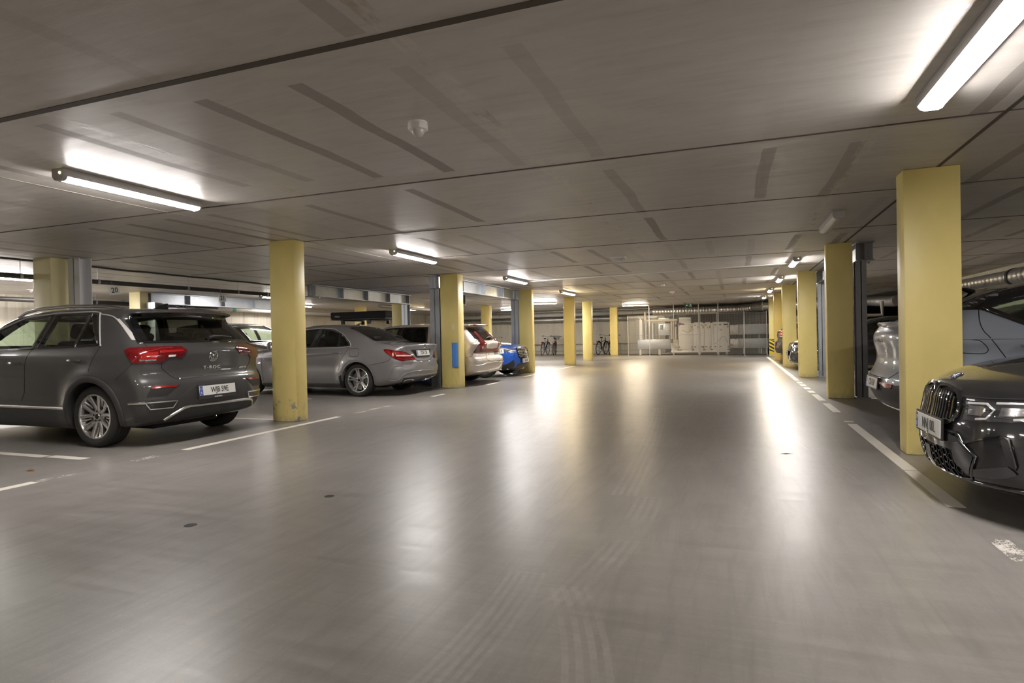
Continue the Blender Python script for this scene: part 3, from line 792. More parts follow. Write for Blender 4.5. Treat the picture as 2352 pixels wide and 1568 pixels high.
        if sub: text_mesh('dealer_text', sub, .024, M('plate_white', (.72, .72, .69)), s.root, m @ Matrix.Translation((0, -h/2-.024, .003)), .0004)
        return o
    # ---- wheels
    def wheels(s, style='twin', rim_mat=None, dark=None, width=.215):
        sp = s.sp; rw = sp['rw']; rr = sp.get('rr', .24); rim_mat = rim_mat or M('rim_silver', (.62, .61, .60), .28, .9, .05)
        dark = dark or M('rim_pocket', (.03, .03, .03), .4, .3, .1)
        hw = width/2
        Ry = Matrix.Rotation(-PI/2, 4, 'X')       # lathe axis z -> +y
        prof = [(rr-.012, -hw*.82), (rr, -hw*.9), (rr+.03, -hw*1.02), (rw-.035, -hw*1.04), (rw-.014, -hw*.93), (rw-.004, -hw*.80)]
        for g in (-.55, -.18, .18, .55):
            prof += [(rw, hw*(g-.13)), (rw, hw*(g-.035)), (rw-.007, hw*(g-.03)), (rw-.007, hw*(g+.03)), (rw, hw*(g+.035)), (rw, hw*(g+.13))]
        prof += [(rw-.004, hw*.80), (rw-.014, hw*.93), (rw-.035, hw*1.04), (rr+.03, hw*1.02), (rr, hw*.9), (rr-.012, hw*.82)]
        tm = MB().lathe(prof, 56, Ry, closed=True).mesh('tyre', 50); tm.materials.append(m_rubber)
        # rim outer side is +y
        b = MB().lathe([(rr-.004, hw*.86), (rr+.004, hw*.9), (rr-.002, hw*.95), (rr-.014, hw*.92), (rr-.022, hw*.70), (rr-.03, hw*.2), (rr-.03, -hw*.8), (rr-.012, -hw*.86)], 56, Ry)
        yo = hw*.86
        def spoke(a0, r0, r1, w0, w1, y0, y1, tilt=0.0, dep=.04):
            ca, sa = math.cos(a0), math.sin(a0); ct, st = math.cos(a0+tilt), math.sin(a0+tilt)
            secs = []
            for t in (0, .45, 1):
                rad = r0+(r1-r0)*t; wv = w0+(w1-w0)*t; yv = y0+(y1-y0)*(t**1.5)
                aa = a0+tilt*t; c, sn = math.cos(aa), math.sin(aa)
                ex = Vector((c, 0, sn)); ey = Vector((0, 1, 0)); ez = Vector((-sn, 0, c))
                ctr = ex*rad
                secs.append([ctr+ez*wv+ey*(yv-dep), ctr+ez*wv+ey*(yv-.008), ctr+ez*(wv*.6)+ey*yv, ctr-ez*(wv*.6)+ey*yv, ctr-ez*wv+ey*(yv-.008), ctr-ez*wv+ey*(yv-dep)])
            V = [p for q in secs for p in q]; F = []
            for i in range(2):
                for k in range(6): F.append((i*6+k, i*6+(k+1) % 6, (i+1)*6+(k+1) % 6, (i+1)*6+k))
            F += [tuple(range(6)), tuple(reversed(range(12, 18)))]
            b.add(V, F)
        N = {'twin': 5, 'star': 5, 'multi': 12, 'yspoke': 5}[style]
        for i in range(N):
            a = 2*PI*i/N+PI/2
            if style == 'twin':
                for sg in (-1, 1):
                    spoke(a+sg*.16, .055, rr-.018, .017, .02, yo-.03, yo, sg*.14)
                    spoke(a+sg*.52, .115, rr-.016, .009, .016, yo-.045, yo-.006, -sg*.06)
            elif style == 'star':
                for sg in (-1, 1): spoke(a+sg*.10, .06, rr-.016, .02, .012, yo-.03, yo-.004, sg*.03)
            elif style == 'multi': spoke(a, .05, rr-.016, .009, .010, yo-.03, yo-.002, 0)
            else: spoke(a, .05, rr-.02, .03, .018, yo-.025, yo)
        b.lathe([(.001, yo-.024), (.03, yo-.024), (.034, yo-.03), (.075, yo-.034), (.082, yo-.05), (.07, yo-.09), (.001, yo-.09)], 24, Ry)
        rm = b.mesh('rim', 35); rm.materials.append(rim_mat)
        cm = MB().lathe([(.001, yo-.019), (.026, yo-.02), (.03, yo-.026)], 24, Ry)
        for i in range(5):
            a = 2*PI*i/5+.3; c = Vector((.055*math.cos(a), yo-.035, .055*math.sin(a))); cm.cyl(c, c+Vector((0, .014, 0)), .009, n=8)
        cm = cm.mesh('hub_cap', 35); cm.materials.append(m_black_gloss)
        dm = MB().lathe([(.06, hw*.1), (rr-.055, hw*.1), (rr-.055, -hw*.05), (.06, -hw*.05)], 32, Ry, closed=True)
        dm.box(.05, rr-.05, -.02, .045, -.07, .07)
        dm = dm.mesh('brake_disc', 35); dm.materials.append(M('brake_steel', (.30, .29, .28), .4, .8, .2))
        for x in (sp['xr'], sp['xf']):
            for sg in (1, -1):
                wv = link('wheel', rm, None, s.root); wv.location = (x-s.ref, sg*(s.W/2-hw-sp.get('wi', .035)), rw)
                wv.rotation_euler = (0, .4*x+sg, 0) if sg == 1 else (0, -.3*x, PI)
                link('tyre', tm, None, wv); link('hub_cap', cm, None, wv); link('brake_disc', dm, None, wv)
    def inner(s):
        """seats, dashboard, wheel, floor pan"""
        sp = s.sp; m = M('cabin_fabric', (.022, .021, .021), .8, 0, .15, 20); x0, x1 = sp['cab']; wd = s.W/2-.16
        zt = sp['H']; sh = zt-1.57
        fx = sp['xf']-1.22-s.ref
        for yy in (-.37, .37):
            b = MB().box(fx-.25, fx+.27, yy-.25, yy+.25, .42, .66)
            bk = Matrix.Translation((fx-.24, yy, .62)) @ Matrix.Rotation(-.38, 4, 'Y'); b.box(-.08, .06, -.24, .24, 0, .58, bk)
            o = b.build('seat', m, s.root, 40, .05, 3)
            h = MB().box(-.06, .05, -.13, .13, .62, .80, bk); h.build('headrest', m, o, 40, .04, 3)
        rx = sp['xr']+.28-s.ref
        b = MB().box(rx-.2, rx+.3, -wd+.02, wd-.02, .42, .66)
        bk = Matrix.Translation((rx-.2, 0, .60)) @ Matrix.Rotation(-.42, 4, 'Y'); b.box(-.1, .05, -wd+.04, wd-.04, 0, .56+sh*.5, bk)
        o = b.build('rear_bench', m, s.root, 40, .04, 3)
        for yy in (-.42, 0, .42): MB().box(-.05, .04, yy-.12, yy+.12, .57+sh*.5, .70+sh*.6, bk).build('headrest', m, o, 40, .03, 3)
        dx = x1-.32-s.ref
        MB().box(dx-.45, dx+.2, -wd, wd, .62, .95+sh*.5).build('dashboard', m_black_plastic, s.root, 40, .05, 3)
        sx = dx-.56
        Rm = Matrix.Translation((sx, .37, .92+sh*.4)) @ Matrix.Rotation(-1.15, 4, 'Y')
        w = MB().tube([Rm @ Vector((.185*math.cos(a), .185*math.sin(a), 0)) for a in np.linspace(0, 2*PI, 29)[:-1]], .016, 8, True)
        w.cyl(Rm @ Vector((0, 0, -.02)), Rm @ Vector((0, 0, .03)), .06, n=14)
        for a in (0, PI, PI/2*3): w.cyl(Rm @ Vector((0, 0, 0)), Rm @ Vector((.18*math.sin(a+PI/2), .18*math.cos(a+PI/2), 0)), .014, n=6)
        w.build('steering_wheel', m_black_plastic, s.root)
        MB().box(x0-s.ref+.05, x1-s.ref-.05, -wd-.02, wd+.02, sp.get('zfloor', .42)-.01, sp.get('zfloor', .42)+.02).build('cabin_floor', m_black_plastic, s.root)
    def under(s):
        sp = s.sp; z0 = sp.get('gc', .17)
        MB().box(sp['xr']-.35-s.ref, sp['xf']+.3-s.ref, -.45, .45, z0-.02, z0+.2).cyl((sp['xr']-s.ref, -.7, sp['rw']), (sp['xr']-s.ref, .7, sp['rw']), .05).build('underbody', M('underbody_black', (.012, .012, .012), .8, 0, .2), s.root, 40, .02)
        MB().cyl((sp['xf']-s.ref, -.7, sp['rw']), (sp['xf']-s.ref, .7, sp['rw']), .04).build('front_axle', M('underbody_black', (.012, .012, .012)), s.root)
    def window(s, view, poly, glass, trim=None, tw=.022, curve=0, mirror=True, tm=None, off=.004, res=.04):
        g = s.patch('window_glass', view, poly, glass, off, .004, res, curve, mirror=mirror)
        line = catmull(poly, curve) if curve else np.array(poly, float)
        s.ribbon('window_seal', view, line, tw, tm or m_black_gloss, off+.004, .012, res*.7, True, mirror=mirror)
        return g
    def arch(s, mat, width=.065, off=.012, a0=-12, a1=192, rad=None):
        sp = s.sp; ra = sp.get('ra', sp['rw']+.055)
        for x in (sp['xr'], sp['xf']):
            an = np.radians(np.linspace(a0, a1, 40)); r = (rad or ra)+width*.42
            s.ribbon('wheel_arch_trim', 'left', [(x+r*math.cos(a), sp['rw']+r*math.sin(a)) for a in an], width, mat, off, .03, .05, mirror=True)
    def handle(s, view, uv, mat=None, L=.21):
        m = s.spot(view, uv, (1, 0, 0), .0)
        b = MB().tube([m @ Vector((-L/2+L*t, 0, .012+.032*math.sin(PI*t)**.6)) for t in np.linspace(0, 1, 9)], [.008, .013, .015, .016, .016, .016, .015, .013, .008], 8)
        b.build('door_handle', mat or s.paint, s.root)
    def mirror(s, x, z, mat, yo=None):
        y = float(s.hw(np.array([x]), np.array([z]))[0])
        for sg in (1, -1):
            b = MB().sphere((x-s.ref+.02, sg*(y+.13), z+.05), (.075, .115, .085), 18, 12)
            o = b.build('side_mirror', mat, s.root)
            MB().box(x-s.ref-.045, x-s.ref-.03, sg*(y+.13)-.09, sg*(y+.13)+.09, z-.015, z+.115).build('mirror_glass', m_chrome, o, 40, .006)
            MB().tube([(x-s.ref+.03, sg*(y-.03), z-.03), (x-s.ref+.03, sg*(y+.06), z+.01)], .025, 8).build('mirror_foot', m_black_plastic, o)
def pc(x0, y0, s, pts): return [(x0+x/s, y0+y/s) for x, y in pts]
g_dark = GLASS('tinted_glass', (.28, .30, .28)); g_priv = GLASS('privacy_glass', (.40, .41, .38)); g_clear = GLASS('green_clear_glass', (.74, .84, .74)); g_lens = GLASS('clear_lens', (.8, .8, .8))
m_red = M('red_lens', (.105, .002, .004), .10, 0, .35, 18, coat=1.0); m_red2 = M('bright_red_lens', (.28, .010, .010), .15, 0, .3, 30, coat=1.0)
m_amber = M('amber_lens', (.65, .18, .04), .15, 0, .1, coat=1.0)
m_lampglass = M('reflector_grey', (.35, .35, .36), .12, .7, .4, 30, coat=1.0)
m_trim = M('bright_window_trim', (.62, .60, .58), .3, .35, .04)
m_clad = M('dark_cladding', (.040, .039, .038), .55, 0, .1, 30)
m_gap = M('panel_gap', (.004, .004, .004), .9, 0, .1)
m_led = M('unlit_led_guide', (.80, .80, .80), .2, .2, .05)

def bumpf(cx, cz, sx, sz, a): return lambda x, z: a*np.exp(-((x-cx)/sx)**2-((z-cz)/sz)**2)
def flare(xr, xf, rw, a=.02, r=.40): return lambda x, z: a*np.exp(-((np.hypot(x-xr, z-rw)-r)/.10)**2)+a*np.exp(-((np.hypot(x-xf, z-rw)-r)/.10)**2)
def scoop(x0, x1, z, sz, a): return lambda x, zz: -a*sstep(x, x0, x0+.3)*sstep(-x, -x1, -x1+.3)*np.exp(-((zz-z)/sz)**2)

# ================================================================ grey crossover (left foreground)
tr = dict(L=4.234, W=1.819, H=1.56, xr=.82, xf=3.41, rw=.335, rr=.245, ref=.82, ra=.385, wi=.03,
    prof=[(.17, .25), (.06, .33), (.015, .45), (0, .58), (.012, .69), (.045, .745), (.06, .80), (.05, .90), (.03, 1.0), (.04, 1.05), (.075, 1.095), (.13, 1.13), (.29, 1.27), (.45, 1.42), (.43, 1.452), (.335, 1.472), (.35, 1.494), (.6, 1.52), (1.1, 1.54), (1.6, 1.548), (2.1, 1.528), (2.45, 1.465), (2.75, 1.33), (3.05, 1.17), (3.2, 1.08), (3.32, 1.05), (3.6, 1.01), (3.9, .93), (4.09, .83), (4.19, .70), (4.232, .55), (4.21, .40), (4.12, .27), (3.95, .20), (3, .18), (2, .18), (1.2, .18), (.5, .20)],
    vz=[(.1, -.10), (.2, -.07), (.3, -.045), (.45, -.02), (.6, -.006), (.75, 0), (.9, -.003), (1.0, -.012), (1.09, -.032), (1.6, -.04)],
    px=[(0, -.05), (.3, -.02), (.8, 0), (2.2, 0), (3.4, -.005), (3.8, -.02), (4.23, -.06)],
    belt=[(0, 1.10), (.9, 1.09), (2, 1.07), (3.2, 1.03), (4.2, .8)], tumble=.42, cr=.16, planpow=3.4, cf=.36, crown=.04, k=.085, cupper=.03,
    hwmods=[flare(.82, 3.41, .335, .02, .42), scoop(1.1, 3.1, .55, .13, .022), bumpf(.6, .80, .5, .08, .012)],
    cab=(.34, 3.22), zfloor=.42,
    open_side=[([(2.84, 1.09), (2.5, 1.295), (2.15, 1.415), (1.73, 1.452), (1.83, 1.095)], 0), ([(1.62, 1.455), (1.05, 1.452), (.78, 1.125), (1.72, 1.10)], 0)],
    open_rear=[(-.66, 1.145), (.66, 1.145), (.59, 1.395), (-.59, 1.395)], open_front=[(-.62, 1.12), (.62, 1.12), (.52, 1.42), (-.52, 1.42)])
c = Car('grey crossover parked tail out at the left, red tail lights and roof rails', 'car', (-6.54, 5.47), PI, tr, PAINT('paint_indium_grey', (.082, .080, .079), .5, .36), None)
TR = c
c.body(.018); c.wheels('twin'); c.inner(); c.under()
c.window('left', [(2.88, 1.075), (2.52, 1.305), (2.15, 1.43), (1.68, 1.467), (1.79, 1.082)], g_clear)
c.patch('pillar_cover', 'left', [(1.69, 1.467), (1.60, 1.469), (1.72, 1.085), (1.81, 1.082)], m_black_gloss, .005, .01, mirror=True)
c.window('left', [(1.61, 1.469), (1.04, 1.467), (1.11, 1.097), (1.71, 1.085)], g_priv)
c.window('left', [(1.02, 1.467), (.93, 1.46), (.74, 1.112), (1.09, 1.099)], g_priv)
c.ribbon('window_chrome_strip', 'left', [(2.93, 1.06), (2.55, 1.32), (2.15, 1.449), (1.64, 1.487), (1.02, 1.485), (.91, 1.47), (.70, 1.10)], .014, m_trim, .009, .004, mirror=True)
c.window('rear', [(-.755, 1.13), (.755, 1.13), (.735, 1.20), (.695, 1.325), (.655, 1.408), (0, 1.432), (-.655, 1.408), (-.695, 1.325), (-.735, 1.20)], g_priv, mirror=False, tw=.04)
c.window('front', [(-.74, 1.09), (.74, 1.09), (.58, 1.45), (-.58, 1.45)], g_clear, mirror=False, tw=.04)
c.arch(m_clad, .07, .014); 
c.patch('sill_cladding', 'left', [(1.18, .20), (3.05, .20), (3.02, .40), (1.21, .40)], m_clad, .01, .02, mirror=True)
c.ribbon('sill_chrome_strip', 'left', [(1.215, .415), (3.02, .425)], .03, m_trim, .013, .01, mirror=True)
A = lambda pts: pc(260, 690, 5.058, pts)
B = lambda pts: pc(0, 680, 4.356, pts)
c.ribbon('window_chrome_strip', 'cam', B([(955, 170), (1050, 184), (1130, 202), (1175, 235), (1322, 438)]), .012, m_trim, .006, .004, curve=3, mirror=True)
c.patch('pillar_accent', 'cam', B([(1172, 228), (1198, 226), (1388, 440), (1326, 440)]), m_trim, .005, .004, mirror=True)
c.patch('window_frit', 'cam', A([(302, 462), (140, 235), (250, 150), (330, 128), (345, 150), (265, 240), (400, 458)]), m_black_gloss, .005, .006, mirror=True)
ld = c.patch('tail_light', 'cam', A([(135, 582), (180, 556), (410, 545), (530, 541), (790, 536), (856, 576), (792, 656), (640, 660), (560, 716), (222, 730)]), m_red, .012, .02, .02, mirror=True)
tl = ld[0]
c.patch('light_bar', 'cam', A([(345, 612), (520, 602), (500, 682), (300, 692)]), m_red2, .015, .004, .03, parent=tl)
c.patch('light_bar', 'cam', A([(545, 585), (800, 572), (812, 588), (545, 612)]), m_red2, .015, .004, .03, parent=tl)
c.patch('reverse_lens', 'cam', A([(640, 632), (725, 628), (712, 648), (635, 652)]), m_led, .015, .004, .03, parent=tl)
c.patch('reverse_lens', 'cam', A([(310, 688), (495, 678), (492, 694), (300, 702)]), m_lampglass, .015, .004, .03, parent=tl)
c.ribbon('light_bar', 'cam', A([(225, 712), (345, 612), (560, 560), (690, 552)]), .012, m_red2, .015, .004, .03, parent=tl)
c.ribbon('light_joint', 'cam', A([(548, 548), (556, 712)]), .005, m_gap, .014, .003, parent=tl)
c.ribbon('panel_gap', 'cam', A([(300, 462), (412, 545)]), .006, m_gap, .002, .004, mirror=True)
c.ribbon('panel_gap', 'cam', A([(560, 716), (566, 790), (660, 870), (720, 905), (770, 910)]), .007, m_gap, .002, .004, mirror=True)
c.ribbon('bumper_chrome_strip', 'cam', A([(775, 905), (1100, 868), (1560, 836), (1620, 833)]), .014, m_chrome, .008, .006)
c.ribbon('panel_gap', 'cam', A([(225, 730), (165, 792), (100, 850), (20, 920)]), .004, m_gap, .001, .004)
c.patch('fog_light_recess', 'cam', A([(440, 1010), (475, 990), (770, 978), (620, 1105), (385, 1125)]), m_black_plastic, .004, .02, .03, mirror=True)
rf = c.patch('reflector', 'cam', A([(445, 1010), (475, 992), (750, 980), (735, 1000), (445, 1026)]), m_red2, .010, .01, .02, mirror=True)
c.patch('lower_bumper', 'cam', A([(185, 1178), (760, 1120), (950, 1000), (985, 945), (1180, 925), (1500, 905), (1560, 960), (1600, 1040), (1690, 1060), (1660, 1150), (1600, 1190), (1180, 1250), (850, 1300), (600, 1375), (260, 1420)]), m_clad, .006, .02, .03)
c.patch('diffuser', 'cam', A([(600, 1385), (860, 1240), (1180, 1200), (1560, 1150), (1600, 1160), (1570, 1215), (1100, 1300), (700, 1380)]), m_black_plastic, .010, .02, .03)
c.ribbon('skid_trim', 'cam', A([(590, 1380), (720, 1300), (850, 1232), (1000, 1208), (1400, 1160), (1560, 1140), (1600, 1150), (1600, 1200)]), .03, m_alu, .018, .015, curve=3)
c.patch('exhaust_recess', 'cam', A([(395, 1195), (735, 1165), (680, 1230), (430, 1250)]), m_black_gloss, .010, .01, .03, mirror=True)
c.ribbon('exhaust_trim', 'cam', A([(375, 1190), (745, 1158), (690, 1238), (430, 1262)]), .018, m_chrome, .014, .012, closed=True, mirror=True)
c.ribbon('bumper_chrome_strip', 'cam', A([(178, 1200), (370, 1190)]), .03, m_chrome, .012, .01, mirror=True)
c.plate(c.spot('rear', (0, .565), (0, -1, 0), .022, (-.99, 0, .1)), 'WJB 59E', .78, .09, 'mollerbil.se')
mm = c.spot('rear', (0, .955), (0, -1, 0), .004)
b = MB().tube([mm @ Vector((.058*math.cos(a), .058*math.sin(a), .003)) for a in np.linspace(0, 2*PI, 33)[:-1]], .0055, 8, True)
for p, q in (((-.035, .042), (-.008, .004)), ((-.008, .004), (.0, .024)), ((.0, .024), (.008, .004)), ((.008, .004), (.035, .042)), ((-.047, .016), (-.018, -.045)), ((-.018, -.045), (0, -.008)), ((0, -.008), (.018, -.045)), ((.018, -.045), (.047, .016))):
    if p[1] > .0 and q[1] < .01 and abs(p[0]) == .035 or True: b.cyl(mm @ Vector((*p, .004)), mm @ Vector((*q, .004)), .0048, n=6)
o = b.build('badge', m_chrome, c.root)
MB().cyl(mm @ Vector((0, 0, -.004)), mm @ Vector((0, 0, .0015)), .056, n=32).build('badge_field', m_black_gloss, o)
mm = c.spot('rear', (0, .825), (0, -1, 0), .003)
text_mesh('model_lettering', 'T-ROC', .052, m_trim, c.root, mm, .003, 'CENTER', 1.35, 1.25)
mm = c.spot('rear', (-.50, .80), (0, -1, 0), .003)
text_mesh('drive_lettering', '4MOTION', .026, m_trim, c.root, mm, .002, 'CENTER', 1.05)
mm = c.spot('rear', (-.04, 1.155), (0, -1, 0), .02)
wb = MB().tube([mm @ Vector(p) for p in ((-.0, 0, 0), (.06, .012, .015), (.2, .02, .012), (.36, .012, .004))], [.028, .02, .012, .006], 8)
wb.build('rear_wiper', m_black_plastic, c.root)
c.patch('brake_light', 'rear', [(-.28, 1.455), (.28, 1.455), (.27, 1.467), (-.27, 1.467)], m_red, .004, .006, .03)
for sg in (1, -1):
    pts = [(x, sg*(.665-.05*((x-1.5)/1.1)**2), z) for x, z in ((.62, 1.50), (.75, 1.525), (.95, 1.55), (1.5, 1.565), (2.0, 1.55), (2.25, 1.52), (2.42, 1.465))]
    MB().tube([(x-c.ref, y, z) for x, y, z in pts], [.012, .018, .019, .019, .019, .018, .012], 8).build('roof_rail', m_alu, c.root)
MB().add([(x-c.ref, y, z) for x, y, z in ((.74, -.02, 1.515), (.74, .02, 1.515), (.98, .03, 1.532), (.98, -.03, 1.532), (.72, 0, 1.60), (.78, 0, 1.60))], [(0, 1, 4), (0, 4, 5, 3), (1, 2, 5, 4), (2, 3, 5), (0, 3, 2, 1)]).build('antenna_fin', m_black_gloss, c.root, 30, .006)
m_hnd = M('dark_chrome_handle', (.30, .29, .28), .18, .9, .1)
for v_ in ('left', 'right'): c.handle(v_, (1.05, .945), m_hnd); c.handle(v_, (2.04, .92), m_hnd)
c.ribbon('panel_gap', 'cam', B([(1012, 450), (1005, 495), (965, 560), (900, 690), (882, 755)]), .006, m_gap, .0015, .004, mirror=True, curve=3)
c.ribbon('panel_gap', 'cam', B([(355, 490), (270, 600), (245, 690), (245, 960), (212, 1050)]), .006, m_gap, .0015, .004, mirror=True)
c.ribbon('panel_gap', 'left', [(3.0, 1.0), (3.06, .8), (3.03, .45)], .006, m_gap, .0015, .004, mirror=True)
c.mirror(2.80, 1.05, c.paint)
c.patch('headlight', 'front', [(.42, .76), (.86, .80), (.86, .70), (.45, .69)], m_lampglass, .006, .02, .04, mirror=True)
c.patch('grille', 'front', [(-.42, .69), (.42, .69), (.42, .76), (-.42, .76)], m_black_gloss, .006, .02, .05)
c.patch('lower_grille', 'front', [(-.6, .35), (.6, .35), (.66, .55), (-.66, .55)], m_clad, .006, .02, .05)

# ================================================================ silver grey coupe-like sedan
cl = dict(L=4.64, W=1.777, H=1.44, xr=1.03, xf=3.73, rw=.322, rr=.238, ref=1.03, ra=.36, wi=.02,
    prof=[(.14, .27), (.05, .33), (.02, .42), (0, .52), (.01, .66), (.04, .76), (.05, .84), (.02, .93), (.0, .985), (.03, 1.002), (.30, 1.03), (.62, 1.065), (.95, 1.20), (1.3, 1.33), (1.7, 1.415), (2.15, 1.432), (2.5, 1.40), (2.85, 1.27), (3.2, 1.08), (3.4, .985), (3.6, .955), (4.0, .89), (4.35, .80), (4.55, .70), (4.63, .55), (4.62, .40), (4.55, .25), (4.3, .18), (3, .165), (1.6, .165), (.6, .19)],
    vz=[(.1, -.10), (.22, -.06), (.35, -.03), (.5, -.008), (.65, 0), (.78, -.005), (.88, -.02), (.96, -.05), (1.5, -.06)],
    px=[(0, -.10), (.35, -.035), (.9, 0), (2.4, -.01), (3.6, -.005), (4.1, -.03), (4.64, -.09)],
    belt=[(0, .93), (1.0, .96), (2, .945), (3.3, .92), (4.6, .7)], tumble=.52, cr=.16, planpow=2.6, cf=.42, crown=.05, k=.12,
    hwmods=[flare(1.03, 3.73, .322, .022, .40), lambda x, z: .02*np.exp(-((z-(.86-.05*(x-1.6)))/.035)**2)*sstep(x, 1.3, 1.9)*sstep(-x, -3.6, -3.0), scoop(1.3, 3.4, .60, .13, .03)],
    fmods=[lambda s, x, y, z, F: F+.03*np.exp(-((z-.60)/.05)**2)*sstep(-x, -.35, -.05)*sstep(np.abs(y), .3, .62)],
    cab=(.66, 3.42), zfloor=.40,
    open_side=[([(3.15, .99), (2.8, 1.19), (2.5, 1.29), (2.12, 1.32), (2.2, .985)], 0), ([(2.02, 1.32), (1.75, 1.30), (1.5, 1.22), (1.28, 1.06), (1.27, 1.0), (2.1, .985)], 0)],
    open_rear=[(-.52, 1.09), (.52, 1.09), (.46, 1.33), (-.46, 1.33)], open_front=[(-.6, 1.02), (.6, 1.02), (.5, 1.34), (-.5, 1.34)])
c = Car('silver grey low sedan parked tail out between two left pillars', 'car', (-6.88, 10.86), PI, cl, PAINT('paint_mountain_grey', (.26, .25, .253), .5, .42), None)
c.body(.024); c.wheels('star', M('rim_silver', (.62, .61, .60), .28, .9, .05)); c.inner(); c.under()
c.window('left', [(3.2, .975), (2.82, 1.20), (2.5, 1.305), (2.07, 1.336), (2.16, .97)], g_dark)
c.patch('pillar_cover', 'left', [(2.09, 1.336), (2.0, 1.336), (2.10, .97), (2.18, .97)], m_black_gloss, .005, .01, mirror=True)
c.window('left', [(2.01, 1.336), (1.73, 1.312), (1.56, 1.255), (1.50, .975), (2.10, .97)], g_priv)
c.window('left', [(1.54, 1.25), (1.40, 1.165), (1.25, 1.02), (1.24, .985), (1.48, .975)], g_priv)
c.ribbon('window_chrome_strip', 'left', [(3.26, .965), (2.83, 1.22), (2.5, 1.325), (2.05, 1.355), (1.72, 1.33), (1.46, 1.22), (1.25, 1.06), (1.20, .98), (1.5, .958), (2.15, .955), (3.26, .955)], .015, m_trim, .008, .004, mirror=True)
c.window('rear', [(-.62, 1.075), (.62, 1.075), (.585, 1.18), (.50, 1.345), (0, 1.372), (-.50, 1.345), (-.585, 1.18)], GLASS('smoked_rear_glass', (.16, .16, .16)), mirror=False, tw=.03)
c.window('front', [(-.68, 1.0), (.68, 1.0), (.54, 1.37), (-.54, 1.37)], g_clear, mirror=False, tw=.03)
A = lambda pts: pc(760, 720, 7.468, pts)
tl = c.patch('tail_light', 'cam', A([(905, 625), (940, 612), (1095, 632), (1250, 650), (1340, 690), (1440, 778), (1290, 805), (1215, 812), (1120, 785), (1010, 720)]), m_red, .010, .02, .025, curve=3, mirror=True)[0]
c.patch('light_bar', 'cam', A([(930, 640), (1010, 640), (1120, 760), (1095, 765), (1000, 705)]), m_red2, .014, .004, .03, parent=tl)
c.patch('light_bar', 'cam', A([(1060, 650), (1240, 665), (1330, 705), (1100, 700)]), m_red2, .014, .004, .03, parent=tl)
c.patch('reverse_lens', 'cam', A([(1110, 708), (1360, 712), (1380, 735), (1120, 735)]), M('pale_pink_lens', (.75, .45, .42), .15, 0, .15, 40, coat=1.0), .014, .004, .03, parent=tl)
c.ribbon('light_bar', 'cam', A([(1140, 770), (1260, 790), (1420, 772)]), .02, m_red2, .014, .004, parent=tl)
c.patch('plate_recess', 'cam', A([(1365, 622), (1705, 602), (1690, 745), (1600, 768), (1480, 760)]), m_black_plastic, .002, .01, .03)
c.ribbon('panel_gap', 'cam', A([(860, 488), (1040, 545), (1150, 580), (1240, 645)]), .007, m_gap, .002, .004, curve=3)
c.ribbon('panel_gap', 'cam', A([(1440, 780), (1480, 800), (1600, 810), (1690, 795), (1730, 750)]), .008, m_gap, .002, .004, curve=3)
c.ribbon('panel_gap', 'cam', A([(660, 885), (870, 840), (980, 810), (1035, 755)]), .006, m_gap, .002, .004, curve=3)
c.ribbon('bumper_crease', 'cam', A([(1005, 1140), (1040, 1000), (1090, 910), (1240, 885)]), .016, c.paint, .012, .006, curve=3)
c.ribbon('bumper_crease', 'cam', A([(1000, 1148), (1150, 1140), (1260, 1040), (1420, 990), (1840, 950)]), .018, c.paint, .014, .006, curve=3)
c.ribbon('bumper_crease', 'cam', A([(1300, 1090), (1450, 1060), (1830, 1010)]), .012, c.paint, .012, .006)
c.patch('diffuser', 'cam', A([(1250, 1100), (1420, 1095), (1830, 1030), (1820, 1100), (1450, 1160), (1200, 1195)]), m_clad, .004, .01, .03)
ex = c.patch('exhaust_tip', 'cam', A([(1215, 1175), (1265, 1128), (1400, 1112), (1425, 1125), (1370, 1170), (1240, 1190)]), m_chrome, .016, .02, .02, mirror=True)
c.patch('exhaust_opening', 'cam', A([(1245, 1172), (1280, 1140), (1385, 1125), (1350, 1158)]), m_black_plastic, .019, .006, .02)
c.plate(c.spot('cam', A([(1570, 672)])[0], (0, -1, 0), .012, (-.97, 0, .2)), 'ZDB 128', .76, .095, None)
mm = c.spot('cam', A([(1602, 552)])[0], (0, -1, 0), .004)
b = MB().tube([mm @ Vector((.042*math.cos(a), .042*math.sin(a), .002)) for a in np.linspace(0, 2*PI, 29)[:-1]], .005, 8, True)
for i in range(3):
    a = PI/2+i*2*PI/3; b.cyl(mm @ Vector((0, 0, .003)), mm @ Vector((.042*math.cos(a), .042*math.sin(a), .003)), .007, .002, 6)
b.build('badge', m_chrome, c.root)
MB().tube([(x-c.ref, 0, z) for x, z in ((1.62, 1.40), (1.56, 1.43), (1.50, 1.47))], [.03, .022, .008], 8).build('antenna_fin', c.paint, c.root)
c.handle('left', (1.50, .86)); c.handle('left', (2.5, .86)); c.handle('right', (1.5, .86)); c.handle('right', (2.5, .86))
c.ribbon('fuel_flap', 'left', [(1.02, .93), (1.20, .93), (1.21, .91), (1.20, .80), (1.18, .785), (1.02, .785), (1.0, .80), (1.0, .91)], .006, m_gap, .0015, .004, closed=True, curve=2)
c.ribbon('panel_gap', 'left', [(1.24, .97), (1.28, .88), (1.40, .72), (1.47, .5)], .006, m_gap, .0015, .004, mirror=True, curve=4)
c.ribbon('panel_gap', 'left', [(2.18, .96), (2.26, .8), (2.26, .3)], .006, m_gap, .0015, .004, mirror=True)
c.ribbon('panel_gap', 'left', [(3.25, .95), (3.36, .8), (3.32, .3)], .006, m_gap, .0015, .004, mirror=True)
c.patch('sill_cladding', 'left', [(1.42, .19), (3.35, .19), (3.35, .255), (1.42, .255)], M('sill_grey', (.10, .097, .097), .4, .3, .05), .014, .02, mirror=True)
